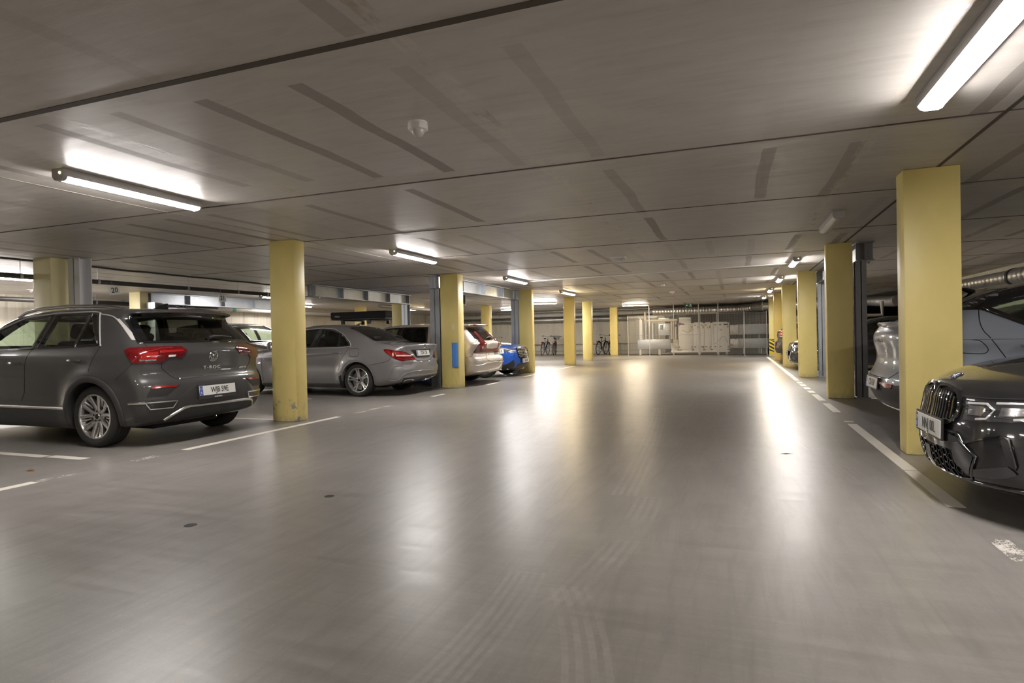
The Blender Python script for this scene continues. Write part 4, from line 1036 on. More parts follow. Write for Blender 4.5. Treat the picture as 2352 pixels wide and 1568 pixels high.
c.patch('mud_flap', 'left', [(1.36, .13), (1.44, .13), (1.44, .40), (1.40, .42)], m_black_plastic, .02, .02, mirror=True)
c.ribbon('wheel_arch_lip', 'left', [(1.03+.365*math.cos(a), .322+.365*math.sin(a)) for a in np.radians(np.linspace(-15, 195, 40))], .02, c.paint, .006, .03, mirror=True)
c.ribbon('wheel_arch_lip', 'left', [(3.73+.365*math.cos(a), .322+.365*math.sin(a)) for a in np.radians(np.linspace(-15, 195, 40))], .02, c.paint, .006, .03, mirror=True)
c.mirror(3.02, .97, c.paint)
c.patch('headlight', 'front', [(.45, .66), (.80, .74), (.84, .64), (.5, .60)], m_lampglass, .006, .02, .04, mirror=True)
c.patch('grille', 'front', [(-.36, .48), (.36, .48), (.40, .68), (-.40, .68)], m_black_gloss, .006, .02, .05)

# ================================================================ beige estate
vo = dict(L=4.78, W=1.87, H=1.46, xr=1.02, xf=3.9, rw=.335, rr=.24, ref=0.0, ra=.38, wi=.03,
    prof=[(.16, .26), (.05, .33), (.0, .45), (.0, .60), (.05, .655), (.075, .72), (.06, .84), (.045, .97), (.09, 1.01), (.14, 1.03), (.34, 1.22), (.50, 1.365), (.45, 1.385), (.32, 1.395), (.34, 1.412), (.7, 1.435), (1.4, 1.452), (2.1, 1.448), (2.6, 1.39), (2.95, 1.25), (3.3, 1.07), (3.5, .98), (3.8, .955), (4.3, .90), (4.62, .82), (4.73, .68), (4.78, .5), (4.76, .36), (4.68, .25), (4.4, .18), (3, .165), (1.6, .165), (.6, .19)],
    vz=[(.1, -.10), (.22, -.06), (.35, -.03), (.5, -.008), (.65, 0), (.85, -.004), (.94, -.02), (1.0, -.045), (1.5, -.05)],
    px=[(0, -.06), (.4, -.02), (1.0, 0), (2.4, 0), (3.6, -.005), (4.2, -.03), (4.78, -.10)],
    belt=[(0, .99), (1.0, .985), (2, .96), (3.4, .93), (4.6, .75)], tumble=.46, cr=.16, planpow=2.8, cf=.34, crown=.04, k=.11,
    hwmods=[flare(1.02, 3.9, .335, .015, .42), scoop(1.3, 3.5, .55, .14, .02)],
    cab=(.36, 3.5), zfloor=.40,
    open_side=[([(3.2, 1.0), (2.85, 1.22), (2.5, 1.33), (2.2, 1.345), (2.28, .99)], 0), ([(2.1, 1.345), (1.4, 1.345), (1.36, .99), (2.18, .99)], 0), ([(1.28, 1.34), (.62, 1.30), (.50, 1.08), (1.25, .995)], 0)],
    open_rear=[(-.54, 1.05), (.54, 1.05), (.48, 1.32), (-.48, 1.32)], open_front=[(-.62, 1.03), (.62, 1.03), (.52, 1.36), (-.52, 1.36)])
c = Car('beige estate car parked tail out beyond the pillar with the blue guard', 'car', (-5.38, 13.42), PI, vo, PAINT('paint_beige', (.56, .50, .44), .3, .35), None)
c.body(.026); c.wheels('yspoke'); c.inner(); c.under()
c.window('left', [(3.22, .985), (2.87, 1.23), (2.5, 1.345), (2.16, 1.36), (2.25, .98)], g_dark)
c.patch('pillar_cover', 'left', [(2.17, 1.36), (2.09, 1.36), (2.16, .98), (2.26, .98)], m_black_gloss, .005, .01, mirror=True)
c.window('left', [(2.10, 1.36), (1.40, 1.36), (1.34, .98), (2.18, .98)], g_dark)
c.window('left', [(1.30, 1.355), (.62, 1.32), (.48, 1.08), (1.24, .985)], g_dark)
c.window('rear', [(-.60, 1.035), (.60, 1.035), (.56, 1.2), (.50, 1.335), (0, 1.345), (-.50, 1.335), (-.56, 1.2)], GLASS('grey_rear_glass', (.30, .33, .32)), mirror=False, tw=.035)
c.window('front', [(-.7, 1.0), (.7, 1.0), (.56, 1.40), (-.56, 1.40)], g_clear, mirror=False, tw=.03)
A = lambda pts: pc(990, 730, 8.711, pts)
tl = c.patch('tail_light', 'cam', A([(975, 495), (1010, 490), (1085, 490), (1110, 510), (1105, 605), (1265, 618), (1235, 665), (1100, 680), (960, 692), (842, 695), (905, 600)]), m_red, .010, .02, .03, mirror=True)[0]
c.patch('light_bar', 'cam', A([(985, 560), (1060, 520), (1050, 600), (1000, 640), (970, 640)]), m_red2, .014, .004, .03, parent=tl)
c.patch('reverse_lens', 'cam', A([(1015, 570), (1040, 565), (1035, 612), (1018, 615)]), m_led, .018, .004, .03, parent=tl)
c.patch('light_bar', 'cam', A([(1080, 625), (1215, 630), (1200, 645), (1080, 650)]), m_red2, .014, .004, .03, parent=tl)
c.patch('tail_light_strip', 'cam', A([(835, 260), (885, 270), (1085, 485), (1010, 492)]), m_red, .008, .01, .03, mirror=True)
c.patch('pillar_cover', 'cam', A([(735, 245), (850, 205), (870, 262), (835, 262), (1010, 492), (975, 495)]), m_black_gloss, .004, .01, .03, mirror=True)
c.ribbon('spoiler_brake_light', 'rear', [(-.45, 1.388), (.45, 1.388)], .02, m_red, .004, .01)
c.ribbon('panel_gap', 'cam', A([(1100, 690), (1105, 790), (1150, 850), (1250, 865), (1480, 830)]), .008, m_gap, .002, .004, curve=3)
c.ribbon('panel_gap', 'cam', A([(845, 700), (800, 770), (690, 790)]), .007, m_gap, .002, .004)
c.patch('plate_recess', 'cam', A([(1230, 612), (1470, 600), (1480, 640), (1445, 720), (1270, 730)]), M('paint_recess', (.10, .09, .08), .4), .002, .006, .03)
c.plate(c.spot('cam', A([(1362, 672)])[0], (0, -1, 0), .016, (-.98, 0, .1)), 'HJX 19K', .78, .095)
c.ribbon('bumper_chrome_strip', 'cam', A([(1160, 1062), (1270, 1048), (1530, 1010)]), .03, m_chrome, .010, .01)
c.ribbon('bumper_crease', 'cam', A([(760, 962), (1020, 940), (1100, 905), (1540, 860)]), .02, c.paint, .012, .006, curve=3)
mm = c.spot('rear', (-.02, .955), (0, -1, 0), .003)
text_mesh('model_lettering', 'VOLVO', .05, m_trim, c.root, mm, .003, 'CENTER', 2.2, 1.2)
mm = c.spot('cam', A([(1152, 715)])[0], (0, -1, 0), .003)
text_mesh('drive_lettering', 'V60', .045, m_alu, c.root, mm, .002)
mm = c.spot('rear', (-.15, 1.07), (0, -1, 0), .02)
MB().tube([mm @ Vector(p) for p in ((0, 0, 0), (-.06, .01, .02), (-.2, -.01, .015), (-.3, -.02, .005))], [.035, .025, .016, .008], 8).build('rear_wiper', m_black_plastic, c.root)
c.ribbon('panel_gap', 'left', [(1.3, .98), (1.36, .85), (1.45, .7), (1.5, .4)], .006, m_gap, .0015, .004, mirror=True, curve=4)
c.ribbon('panel_gap', 'left', [(2.25, .97), (2.32, .8), (2.3, .3)], .006, m_gap, .0015, .004, mirror=True)
c.handle('left', (1.6, .87)); c.handle('left', (2.62, .86))
c.mirror(3.05, .97, c.paint)
MB().tube([(.95-c.ref, 0, 1.44), (1.02, 0, 1.49), (1.0, 0, 1.47)], [.03, .02, .01], 8).build('antenna_fin', c.paint, c.root)

# ================================================================ blue car, nose out
bl = dict(vo); bl.update(L=4.76, ref=4.76, H=1.46)
bl['prof'] = [(.16, .26), (.05, .33), (.0, .45), (.0, .60), (.03, .75), (.0, .98), (.25, 1.02), (.55, 1.06), (.95, 1.23), (1.4, 1.39), (1.9, 1.448), (2.3, 1.435), (2.6, 1.39), (2.95, 1.25), (3.3, 1.07), (3.5, .98), (3.8, .955), (4.3, .90), (4.62, .84), (4.715, .76), (4.745, .66), (4.76, .5), (4.75, .36), (4.68, .25), (4.4, .18), (3, .165), (1.6, .165), (.6, .19)]
bl['open_side'] = [([(3.2, 1.0), (2.85, 1.22), (2.5, 1.33), (2.2, 1.345), (2.28, .99)], 0), ([(2.1, 1.345), (1.7, 1.33), (1.36, 1.2), (1.2, 1.0), (2.18, .99)], 0)]
bl.pop('open_rear'); bl['cab'] = (.8, 3.5)
c = Car('blue car parked nose out with a dark grille and round emblem', 'car', (-5.52, 16.02), 0, bl, PAINT('paint_blue', (.02, .10, .48), .3, .3), None)
c.body(.028); c.wheels('yspoke'); c.inner(); c.under()
c.window('left', [(3.22, .985), (2.87, 1.23), (2.5, 1.345), (2.16, 1.36), (2.25, .98)], g_dark)
c.window('left', [(2.14, 1.36), (1.7, 1.345), (1.34, 1.21), (1.17, .985), (2.2, .98)], g_dark)
c.window('front', [(-.7, 1.0), (.7, 1.0), (.56, 1.40), (-.56, 1.40)], g_clear, mirror=False, tw=.03)
gr = c.patch('grille', 'front', [(-.40, .56), (-.34, .50), (.34, .50), (.40, .56), (.43, .76), (.38, .79), (-.38, .79), (-.43, .76)], m_black_gloss, .006, .02, .04)[0]
c.ribbon('grille_frame', 'front', [(-.40, .56), (-.34, .50), (.34, .50), (.40, .56), (.43, .76), (.38, .79), (-.38, .79), (-.43, .76)], .022, m_black_gloss, .02, .01, closed=True, parent=gr)
for z in np.linspace(.545, .755, 6): c.ribbon('grille_bar', 'front', [(-.38, z), (.38, z)], .010, m_alu, .016, .01, parent=gr)
mm = c.spot('front', (0, .65), (0, 1, 0), .03)
b = MB().tube([mm @ Vector((.07*math.cos(a), .07*math.sin(a), 0)) for a in np.linspace(0, 2*PI, 33)[:-1]], .012, 8, True)
b.cyl(mm @ Vector((-.09, 0, -.004)), mm @ Vector((.09, 0, -.004)), .012, n=8)
b.build('badge', m_chrome, gr)
c.ribbon('grille_slash', 'front', [(.36, .78), (-.33, .51)], .02, m_chrome, .022, .01, parent=gr)
c.patch('headlight', 'front', [(.46, .66), (.80, .68), (.86, .80), (.50, .765)], m_lampglass, .006, .02, .04, mirror=True)
c.ribbon('daytime_light', 'front', [(.48, .71), (.62, .715), (.72, .75), (.84, .785)], .02, m_led, .012, .01, mirror=True)
c.ribbon('daytime_light', 'front', [(.62, .715), (.74, .69)], .02, m_led, .012, .01, mirror=True)
c.patch('side_intake', 'front', [(.50, .24), (.86, .24), (.84, .34), (.60, .47)], m_black_plastic, .006, .02, .04, mirror=True)
c.patch('lower_grille', 'front', [(-.46, .22), (.46, .22), (.42, .36), (-.42, .36)], m_black_plastic, .006, .02, .04)
c.ribbon('splitter', 'front', [(-.86, .225), (0, .215), (.86, .225)], .04, m_black_gloss, .03, .02)
c.plate(c.spot('front', (0, .43), (0, 1, 0), .02, (.99, 0, .05)), 'GBL 46P', .78, .095)
c.mirror(3.05, .97, c.paint)

# ================================================================ grey crossover coupe on the right
c4 = dict(L=4.44, W=1.873, H=1.60, xr=.86, xf=3.56, rw=.345, rr=.25, ref=0, ra=.39, wi=.03,
    prof=[(.22, .26), (.10, .31), (.03, .42), (.0, .52), (.012, .60), (.04, .66), (.07, .73), (.085, .80), (.075, .88), (.055, .97), (.06, 1.06), (.10, 1.12), (.125, 1.15), (.22, 1.17), (.45, 1.29), (.75, 1.42), (1.05, 1.50), (1.5, 1.565), (2.0, 1.585), (2.4, 1.55), (2.75, 1.43), (3.05, 1.25), (3.3, 1.11), (3.5, 1.06), (3.8, 1.02), (4.2, .93), (4.36, .80), (4.43, .60), (4.42, .42), (4.32, .28), (4.1, .21), (3, .19), (1.6, .19), (.7, .21)],
    vz=[(.1, -.10), (.22, -.06), (.35, -.03), (.5, -.008), (.7, 0), (.9, -.004), (1.0, -.015), (1.1, -.035), (1.6, -.05)],
    px=[(0, -.08), (.4, -.03), (.9, 0), (2.4, 0), (3.4, -.005), (4.0, -.03), (4.44, -.10)],
    belt=[(0, 1.12), (.7, 1.10), (1.1, 1.06), (2, 1.03), (3.4, 1.0), (4.4, .8)], tumble=.42, cr=.20, planpow=2.6, cf=.34, crown=.04, k=.10,
    hwmods=[flare(.86, 3.56, .345, .018, .43), scoop(1.1, 3.2, .6, .14, .02), lambda x, z: .012*np.exp(-((z-.98)/.06)**2)*sstep(-x, -1.6, -.6)],
    cab=(.5, 3.3), zfloor=.42,
    open_side=[([(3.02, 1.09), (2.7, 1.31), (2.3, 1.43), (2.0, 1.45), (2.05, 1.075)], 0), ([(1.9, 1.45), (1.4, 1.42), (1.0, 1.345), (.80, 1.285), (1.07, 1.13), (1.96, 1.075)], 0)],
    open_rear=[(-.56, 1.20), (.56, 1.20), (.50, 1.46), (-.50, 1.46)], open_front=[(-.62, 1.14), (.62, 1.14), (.52, 1.48), (-.52, 1.48)])
c = Car('blue grey crossover with black roof, tail out behind the nearest right pillar', 'car', (1.42, 7.60), 0, c4, PAINT('paint_thunder_grey', (.24, .265, .315), .4, .42), None)
c.body(.022); c.wheels('yspoke', M('rim_black', (.03, .03, .03), .3, .6)); c.inner(); c.under()
c.patch('black_roof', 'top', [(.62, -.56), (.62, .56), (1.0, .645), (1.5, .685), (2.3, .66), (2.62, .60), (2.62, -.60), (2.3, -.66), (1.5, -.685), (1.0, -.645)], m_black_gloss, .004, .004, .05)
for vw in ('left', 'right'):
    c.patch('roof_side', vw, [(.45, 1.275), (.72, 1.27), (1.06, 1.10), (1.10, 1.125), (.80, 1.29), (1.0, 1.375), (1.45, 1.45), (2.0, 1.48), (2.4, 1.435), (2.75, 1.315), (2.85, 1.34), (2.45, 1.49), (2.0, 1.548), (1.5, 1.53), (1.0, 1.455), (.6, 1.36)], m_black_gloss, .005, .006, .03)
c.window('left', [(3.05, 1.075), (2.72, 1.32), (2.3, 1.445), (1.96, 1.465), (2.02, 1.06)], g_clear)
c.patch('pillar_cover', 'left', [(1.99, 1.465), (1.89, 1.465), (1.95, 1.06), (2.05, 1.06)], m_black_gloss, .005, .01, mirror=True)
c.window('left', [(1.91, 1.465), (1.4, 1.435), (1.0, 1.36), (.75, 1.285), (1.05, 1.115), (1.97, 1.06)], g_clear)
c.window('rear', [(-.62, 1.19), (.62, 1.19), (.55, 1.47), (-.55, 1.47)], g_priv, mirror=False, tw=.03)
c.window('front', [(-.7, 1.12), (.7, 1.12), (.56, 1.52), (-.56, 1.52)], g_clear, mirror=False, tw=.03)
c.arch(m_clad, .07, .014)
c.patch('sill_cladding', 'left', [(1.24, .22), (3.2, .22), (3.18, .42), (1.26, .42)], m_clad, .01, .02, mirror=True)
A = lambda pts: pc(1960, 640, 4.9, pts)
c.patch('tail_light', 'rear', [(.62, 1.17), (.74, 1.22), (.86, 1.10), (.88, .99), (.84, .90), (.70, .82), (.63, .84), (.70, .96), (.74, 1.02), (.60, 1.10)], m_red, .012, .02, .03, mirror=True)
c.ribbon('light_bar', 'rear', [(.72, 1.02), (.87, 1.01)], .03, m_red2, .016, .006, mirror=True)
c.ribbon('spoiler_lip', 'rear', [(-.62, 1.13), (-.45, 1.143), (.45, 1.143), (.62, 1.13)], .02, c.paint, .045, .03, .04)
c.ribbon('panel_gap', 'rear', [(-.66, .82), (-.60, .68), (-.46, .60), (.46, .60), (.60, .68), (.66, .82)], .008, m_gap, .002, .004)
c.patch('lower_bumper', 'rear', [(-.88, .56), (-.60, .54), (-.56, .50), (-.48, .54), (.48, .54), (.56, .50), (.60, .54), (.88, .56), (.86, .30), (-.86, .30)], m_clad, .012, .02, .03)
c.patch('reflector', 'cam', A([(228, 1140), (320, 1162), (445, 1192), (452, 1215), (435, 1232), (375, 1222), (340, 1190), (228, 1156)]), m_red2, .02, .01, .02, mirror=True)
c.ribbon('skid_trim', 'rear', [(-.80, .315), (-.5, .285), (.5, .285), (.80, .315)], .035, m_alu, .02, .02)
c.plate(c.spot('rear', (0, .53), (0, -1, 0), .022, (-.98, 0, .1)), 'CTU 31P', .78, .095)
mm = c.spot('rear', (0, .985), (0, -1, 0), .004)
text_mesh('maker_lettering', 'VOLVO', .05, m_trim, c.root, mm, .004, 'CENTER', 2.2, 1.2)
mm = c.spot('cam', A([(378, 812)])[0], (0, -1, 0), .003)
text_mesh('model_lettering', 'P8', .05, m_chrome, c.root, mm, .003, sx=1.2)
C4 = c
c.handle('right', (1.08, .94)); c.handle('right', (2.2, .92)); c.handle('left', (1.08, .94))
c.ribbon('panel_gap', 'cam', A([(1410, 335), (1414, 420), (1430, 510), (1470, 590), (1540, 660), (1750, 935), (1800, 1010)]), .008, m_gap, .0015, .004, curve=3)
c.ribbon('fuel_flap', 'cam', A([(1080, 690), (1180, 680), (1380, 688), (1440, 705), (1480, 740), (1515, 785), (1515, 812), (1480, 838), (1300, 840), (1200, 825), (1160, 800), (1100, 760)]), .007, m_gap, .0015, .004, closed=True, curve=3)
c.ribbon('shoulder_crease', 'right', [(.5, 1.0), (1.2, 1.0), (2.6, .985)], .012, c.paint, .004, .006)
MB().tube([(.92, 0, 1.47), (.85, 0, 1.50), (.78, 0, 1.52)], [.03, .022, .008], 8).build('antenna_fin', m_black_gloss, c.root)
c.mirror(2.95, 1.05, m_black_gloss)

# ================================================================ black sedan, right foreground
bm_ = dict(L=4.713, W=1.827, H=1.45, xr=1.07, xf=3.92, rw=.335, rr=.25, ref=4.713, ra=.37, wi=.02,
    prof=[(.16, .27), (.05, .33), (.0, .48), (.0, .62), (.03, .76), (.0, .98), (.04, 1.01), (.3, 1.04), (.62, 1.075), (1.0, 1.24), (1.4, 1.37), (1.85, 1.44), (2.25, 1.435), (2.6, 1.38), (2.95, 1.25), (3.3, 1.07), (3.48, .985), (3.8, .955), (4.2, .905), (4.45, .845), (4.58, .79), (4.64, .745), (4.668, .69), (4.682, .61), (4.70, .53), (4.713, .44), (4.708, .34), (4.675, .23), (4.58, .17), (4.2, .16), (3, .16), (1.6, .16), (.6, .19)],
    vz=[(.1, -.08), (.2, -.05), (.35, -.02), (.5, -.004), (.65, 0), (.80, -.006), (.88, -.02), (.96, -.045), (1.5, -.05)],
    px=[(0, -.08), (.4, -.03), (1.0, 0), (2.4, -.005), (3.7, 0), (4.2, -.03), (4.713, -.09)],
    belt=[(0, .95), (1.0, .97), (2, .95), (3.4, .92), (4.6, .72)], tumble=.5, cr=.16, planpow=2.6, cf=.42, planpowf=2.4, crown=.05, k=.09,
    hwmods=[flare(1.07, 3.92, .335, .018, .41), scoop(1.4, 3.5, .55, .14, .02)],
    fmods=[],
    cab=(.75, 3.5), zfloor=.40,
    open_side=[([(3.2, 1.0), (2.85, 1.2), (2.5, 1.31), (2.2, 1.33), (2.28, .99)], 0), ([(2.1, 1.33), (1.7, 1.31), (1.4, 1.2), (1.25, 1.03), (2.18, .99)], 0)],
    open_front=[(-.62, 1.03), (.62, 1.03), (.52, 1.35), (-.52, 1.35)])
c = Car('black sedan nose out at the right edge, twin upright slatted grilles', 'car', (1.185, 4.66), PI, bm_, PAINT('paint_black', (.016, .016, .017), .4, .3), None)
BM = c
c.body(.018); c.wheels('star', M('rim_black', (.03, .03, .03), .3, .6)); c.inner(); c.under()
c.window('left', [(3.22, .985), (2.87, 1.215), (2.5, 1.325), (2.16, 1.345), (2.25, .98)], g_dark)
c.window('left', [(2.13, 1.345), (1.7, 1.325), (1.38, 1.21), (1.20, .985), (2.2, .98)], g_dark)
c.window('front', [(-.7, 1.0), (.7, 1.0), (.56, 1.38), (-.56, 1.38)], g_clear, mirror=False, tw=.03)
A = lambda pts: pc(2080, 820, 4.61, pts)
kid = [(.035, .555), (.06, .532), (.21, .518), (.30, .545), (.345, .61), (.335, .68), (.29, .72), (.10, .742), (.045, .725)]
for sg in (1, -1):
    kp = [(sg*y, z) for y, z in kid]
    g = c.patch('kidney_grille', 'front', kp, M('grille_void', (.004, .004, .004), .7), .004, .02, .03)[0]
    c.ribbon('grille_frame', 'front', kp, .026, m_black_gloss, .022, .012, closed=True, curve=3, parent=g)
    for i in range(8):
        y = .062+.034*i; zt = .732-.0015*i-max(0, y-.26)*.5; zb = .532+max(0, y-.24)*.3-(.008 if .08 < y < .22 else 0)
        c.ribbon('grille_slat', 'front', [(sg*y, zb+.01), (sg*y, zt-.012)], .017, m_black_gloss, .026, .02, parent=g)
hl = [(.375, .568), (.39, .677), (.50, .685), (.70, .70), (.845, .735), (.86, .70), (.83, .63), (.66, .59), (.48, .568)]
h = c.patch('headlight', 'front', hl, M('headlight_depth', (.05, .05, .055), .25, .5, .3, 30), .004, .02, .03, mirror=True)
for sg, ho in ((1, h[0]), (-1, h[1])):
    f = lambda pts: [(sg*y, z) for y, z in pts]
    c.patch('headlight_lens', 'front', f([(y, z) for y, z in hl]), g_lens, .018, .002, .03, parent=None)
    c.ribbon('daytime_light', 'front', f([(.40, .668), (.52, .676), (.565, .645), (.53, .592), (.47, .582)]), .014, m_led, .010, .006)
    c.ribbon('daytime_light', 'front', f([(.57, .684), (.74, .70), (.78, .672), (.74, .622), (.66, .605)]), .014, m_led, .010, .006)
    c.patch('reflector', 'front', f([(.41, .60), (.50, .605), (.52, .645), (.50, .66), (.41, .655)]), m_lampglass, .008, .004, .03)
    c.patch('reflector', 'front', f([(.59, .615), (.72, .635), (.74, .675), (.60, .665)]), m_lampglass, .008, .004, .03)
c.ribbon('panel_gap', 'front', [(.32, .70), (.5, .705), (.7, .722), (.85, .76)], .008, m_gap, .003, .006, mirror=True)
c.ribbon('hood_crease', 'front', [(-.30, .735), (-.045, .752), (.045, .752), (.30, .735)], .012, m_gap, .002, .006)
gr = c.patch('lower_grille', 'front', [(-.40, .44), (-.36, .48), (.36, .48), (.40, .44), (.50, .37), (.43, .24), (.30, .22), (-.30, .22), (-.43, .24), (-.50, .37)], M('grille_void', (.004, .004, .004), .7), .004, .02, .03)[0]
for i in range(14):
    for j in range(4):
        y = -.37+i*.057; z = .25+j*.042+(.0235 if i % 2 else 0)
        if z < .375 and abs(y) > .03:
            c.ribbon('honeycomb_cell', 'front', [(y+.026*math.cos(a), z+.022*math.sin(a)) for a in np.linspace(0, 2*PI, 7)[:-1]], .006, m_black_gloss, .016, .012, .2, closed=True, parent=gr)
c.patch('radar_cover', 'front', [(-.045, .23), (.045, .23), (.045, .36), (-.045, .36)], m_black_gloss, .018, .02, .04)
c.ribbon('intake_frame', 'front', [(-.40, .44), (-.36, .485), (.36, .485), (.40, .44), (.50, .37), (.43, .235), (.30, .215), (-.30, .215), (-.43, .235), (-.50, .37)], .018, m_black_gloss, .014, .012, closed=True)
c.patch('bumper_bar', 'front', [(-.36, .38), (.36, .38), (.40, .43), (.36, .475), (-.36, .475), (-.40, .43)], m_black_gloss, .012, .02, .03)
c.patch('intake_side', 'front', [(.40, .43), (.49, .37), (.43, .255), (.34, .31), (.33, .43)], m_black_gloss, .016, .02, .03, mirror=True)
c.ribbon('splitter', 'front', [(-.84, .235), (-.45, .21), (.45, .21), (.84, .235)], .035, m_black_gloss, .014, .02)
c.patch('bumper_blade', 'cam', A([(595, 1195), (840, 1178), (1085, 1163), (1150, 1210), (1190, 1250), (1080, 1280), (930, 1285), (700, 1250)]), M('blade_grey', (.05, .05, .055), .3, .3, .05, coat=.5), .012, .02, .03, mirror=True)
c.patch('air_curtain', 'cam', A([(1005, 860), (1060, 850), (1105, 885), (1185, 1175), (1180, 1200), (1085, 1150)]), m_black_plastic, .006, .02, .03, mirror=True)
c.ribbon('air_curtain_edge', 'cam', A([(1005, 860), (1060, 848), (1105, 880), (1185, 1170)]), .012, m_black_gloss, .010, .008, mirror=True)
c.ribbon('bumper_crease', 'cam', A([(598, 915), (660, 905), (850, 862), (1000, 846)]), .014, m_black_gloss, .009, .008, mirror=True, curve=3)
c.plate(c.spot('front', (0, .485), (0, 1, 0), .012, (.995, 0, .02)), 'NNJ 00L', .80, .098)
mm = c.spot('top', (4.56, 0), (0, 1, 0), .002)
MB().cyl(mm @ Vector((0, 0, 0)), mm @ Vector((0, 0, .004)), .041, n=36).build('badge', m_chrome, c.root)
for i, mt in enumerate((M('badge_blue', (.05, .2, .6), .3), m_led, M('badge_blue', (.05, .2, .6), .3), m_led)):
    p = [(0, 0)]+[(.026*math.cos(a), .026*math.sin(a)) for a in np.linspace(i*PI/2, (i+1)*PI/2, 9)]
    MB().prism(p, .003, .0052, mm).build('badge_quarter', mt, c.root, 0)
MB().tube([mm @ Vector((.034*math.cos(a), .034*math.sin(a), .004)) for a in np.linspace(0, 2*PI, 33)[:-1]], .004, 6, True).build('badge_ring', M('badge_dark', (.03, .03, .05), .3), c.root)
for y, z in ((.62, .47), (.25, .46)):
    for sg in (1, -1):
        m2 = c.spot('front', (sg*y, z), (0, 1, 0), .001); MB().cyl(m2 @ Vector((0, 0, -.004)), m2 @ Vector((0, 0, .004)), .011, n=14).build('parking_sensor', c.paint, c.root)
c.mirror(3.05, .97, c.paint); c.handle('left', (1.6, .85)); c.handle('left', (2.6, .84))
c.ribbon('wheel_arch_lip', 'left', [(3.92+.375*math.cos(a), .335+.375*math.sin(a)) for a in np.radians(np.linspace(-15, 195, 40))], .02, c.paint, .006, .03, mirror=True)

# ================================================================ background cars
sv = dict(L=4.55, W=1.86, H=1.66, xr=.92, xf=3.65, rw=.345, rr=.24, ref=4.55, ra=.385, wi=.03,
    prof=[(.18, .28), (.05, .36), (.0, .52), (.03, .72), (.09, .78), (.07, .95), (.10, 1.09), (.16, 1.12), (.34, 1.36), (.46, 1.50), (.38, 1.54), (.42, 1.565), (.9, 1.62), (1.5, 1.645), (2.1, 1.63), (2.5, 1.57), (2.85, 1.42), (3.2, 1.19), (3.4, 1.09), (3.7, 1.06), (4.1, 1.0), (4.38, .90), (4.5, .75), (4.55, .55), (4.53, .40), (4.45, .28), (4.2, .22), (3, .2), (1.6, .2), (.6, .22)],
    vz=[(.1, -.10), (.22, -.06), (.35, -.03), (.5, -.008), (.7, 0), (.95, -.006), (1.05, -.025), (1.7, -.04)],
    px=[(0, -.07), (.4, -.02), (.9, 0), (2.4, 0), (3.5, -.005), (4.1, -.03), (4.55, -.09)],
    belt=[(0, 1.09), (1, 1.07), (2, 1.05), (3.4, 1.02), (4.5, .85)], tumble=.44, cr=.16, planpow=2.8, cf=.34, crown=.04, k=.11,
    hwmods=[flare(.92, 3.65, .345, .016, .42)], cab=(.36, 3.4), zfloor=.45,
    open_side=[([(3.05, 1.11), (2.72, 1.36), (2.4, 1.47), (2.1, 1.50), (2.15, 1.09)], 0), ([(2.0, 1.50), (1.2, 1.49), (1.16, 1.09), (2.06, 1.09)], 0), ([(1.08, 1.48), (.7, 1.43), (.56, 1.2), (1.04, 1.1)], 0)],
    open_rear=[(-.56, 1.15), (.56, 1.15), (.5, 1.46), (-.5, 1.46)], open_front=[(-.62, 1.14), (.62, 1.14), (.54, 1.54), (-.54, 1.54)])
def suv(label, loc, hd, paint, ref, res=.034):
    s2 = dict(sv); s2['ref'] = ref
    c = Car(label, 'car', loc, hd, s2, paint)
    c.body(res); c.wheels('yspoke'); c.inner(); c.under()
    c.window('left', [(3.08, 1.095), (2.74, 1.37), (2.4, 1.485), (2.06, 1.515), (2.12, 1.075)], g_clear)
    c.window('left', [(2.03, 1.515), (1.18, 1.505), (1.13, 1.075), (2.09, 1.075)], g_clear)
    c.window('left', [(1.10, 1.50), (.69, 1.445), (.54, 1.2), (1.05, 1.085)], g_dark)
    c.window('rear', [(-.62, 1.13), (.62, 1.13), (.53, 1.48), (-.53, 1.48)], g_priv, mirror=False, tw=.04)
    c.window('front', [(-.7, 1.12), (.7, 1.12), (.58, 1.57), (-.58, 1.57)], g_clear, mirror=False, tw=.04)
    c.patch('tail_light', 'rear', [(.56, .92), (.86, .92), (.86, 1.08), (.60, 1.07)], m_red2, .01, .02, .04, mirror=True)
    c.patch('reverse_lens', 'rear', [(.60, .90), (.80, .90), (.80, .93), (.60, .93)], m_led, .012, .02, .04, mirror=True)
    c.patch('lower_bumper', 'rear', [(-.86, .32), (.86, .32), (.86, .5), (-.86, .5)], m_clad, .01, .02, .05)
    c.patch('reflector', 'rear', [(.52, .54), (.76, .54), (.76, .60), (.58, .60)], m_red2, .014, .02, .04, mirror=True)
    c.ribbon('skid_trim', 'rear', [(-.7, .34), (.7, .34)], .03, m_alu, .02, .02)
    c.patch('headlight', 'front', [(.46, .80), (.84, .86), (.84, .74), (.5, .72)], m_lampglass, .006, .02, .04, mirror=True)
    c.patch('grille', 'front', [(-.42, .60), (.42, .60), (.44, .82), (-.44, .82)], m_black_gloss, .006, .02, .05)
    c.patch('lower_grille', 'front', [(-.6, .32), (.6, .32), (.6, .46), (-.6, .46)], m_clad, .006, .02, .05)
    c.arch(m_clad, .06, .012); c.mirror(2.95, 1.05, paint)
    c.plate(c.spot('rear', (0, .66), (0, -1, 0), .02, (-1, 0, .05)), 'MLA 72D'); return c
suv('taupe high car nose out, roof and steering wheel seen over the crossover', (-10.75, 13.45), 0, PAINT('paint_taupe', (.17, .15, .13), .4, .4), 4.55)
TENT = suv('black car under the rooftop tent in the back row', (-10.9, 18.9), 0, PAINT('paint_black', (.016, .016, .017)), 4.55)
suv('dark grey car tail with a red light between two far right pillars', (1.30, 22.9), 0, PAINT('paint_dark_grey', (.07, .065, .06), .4, .4), 0)
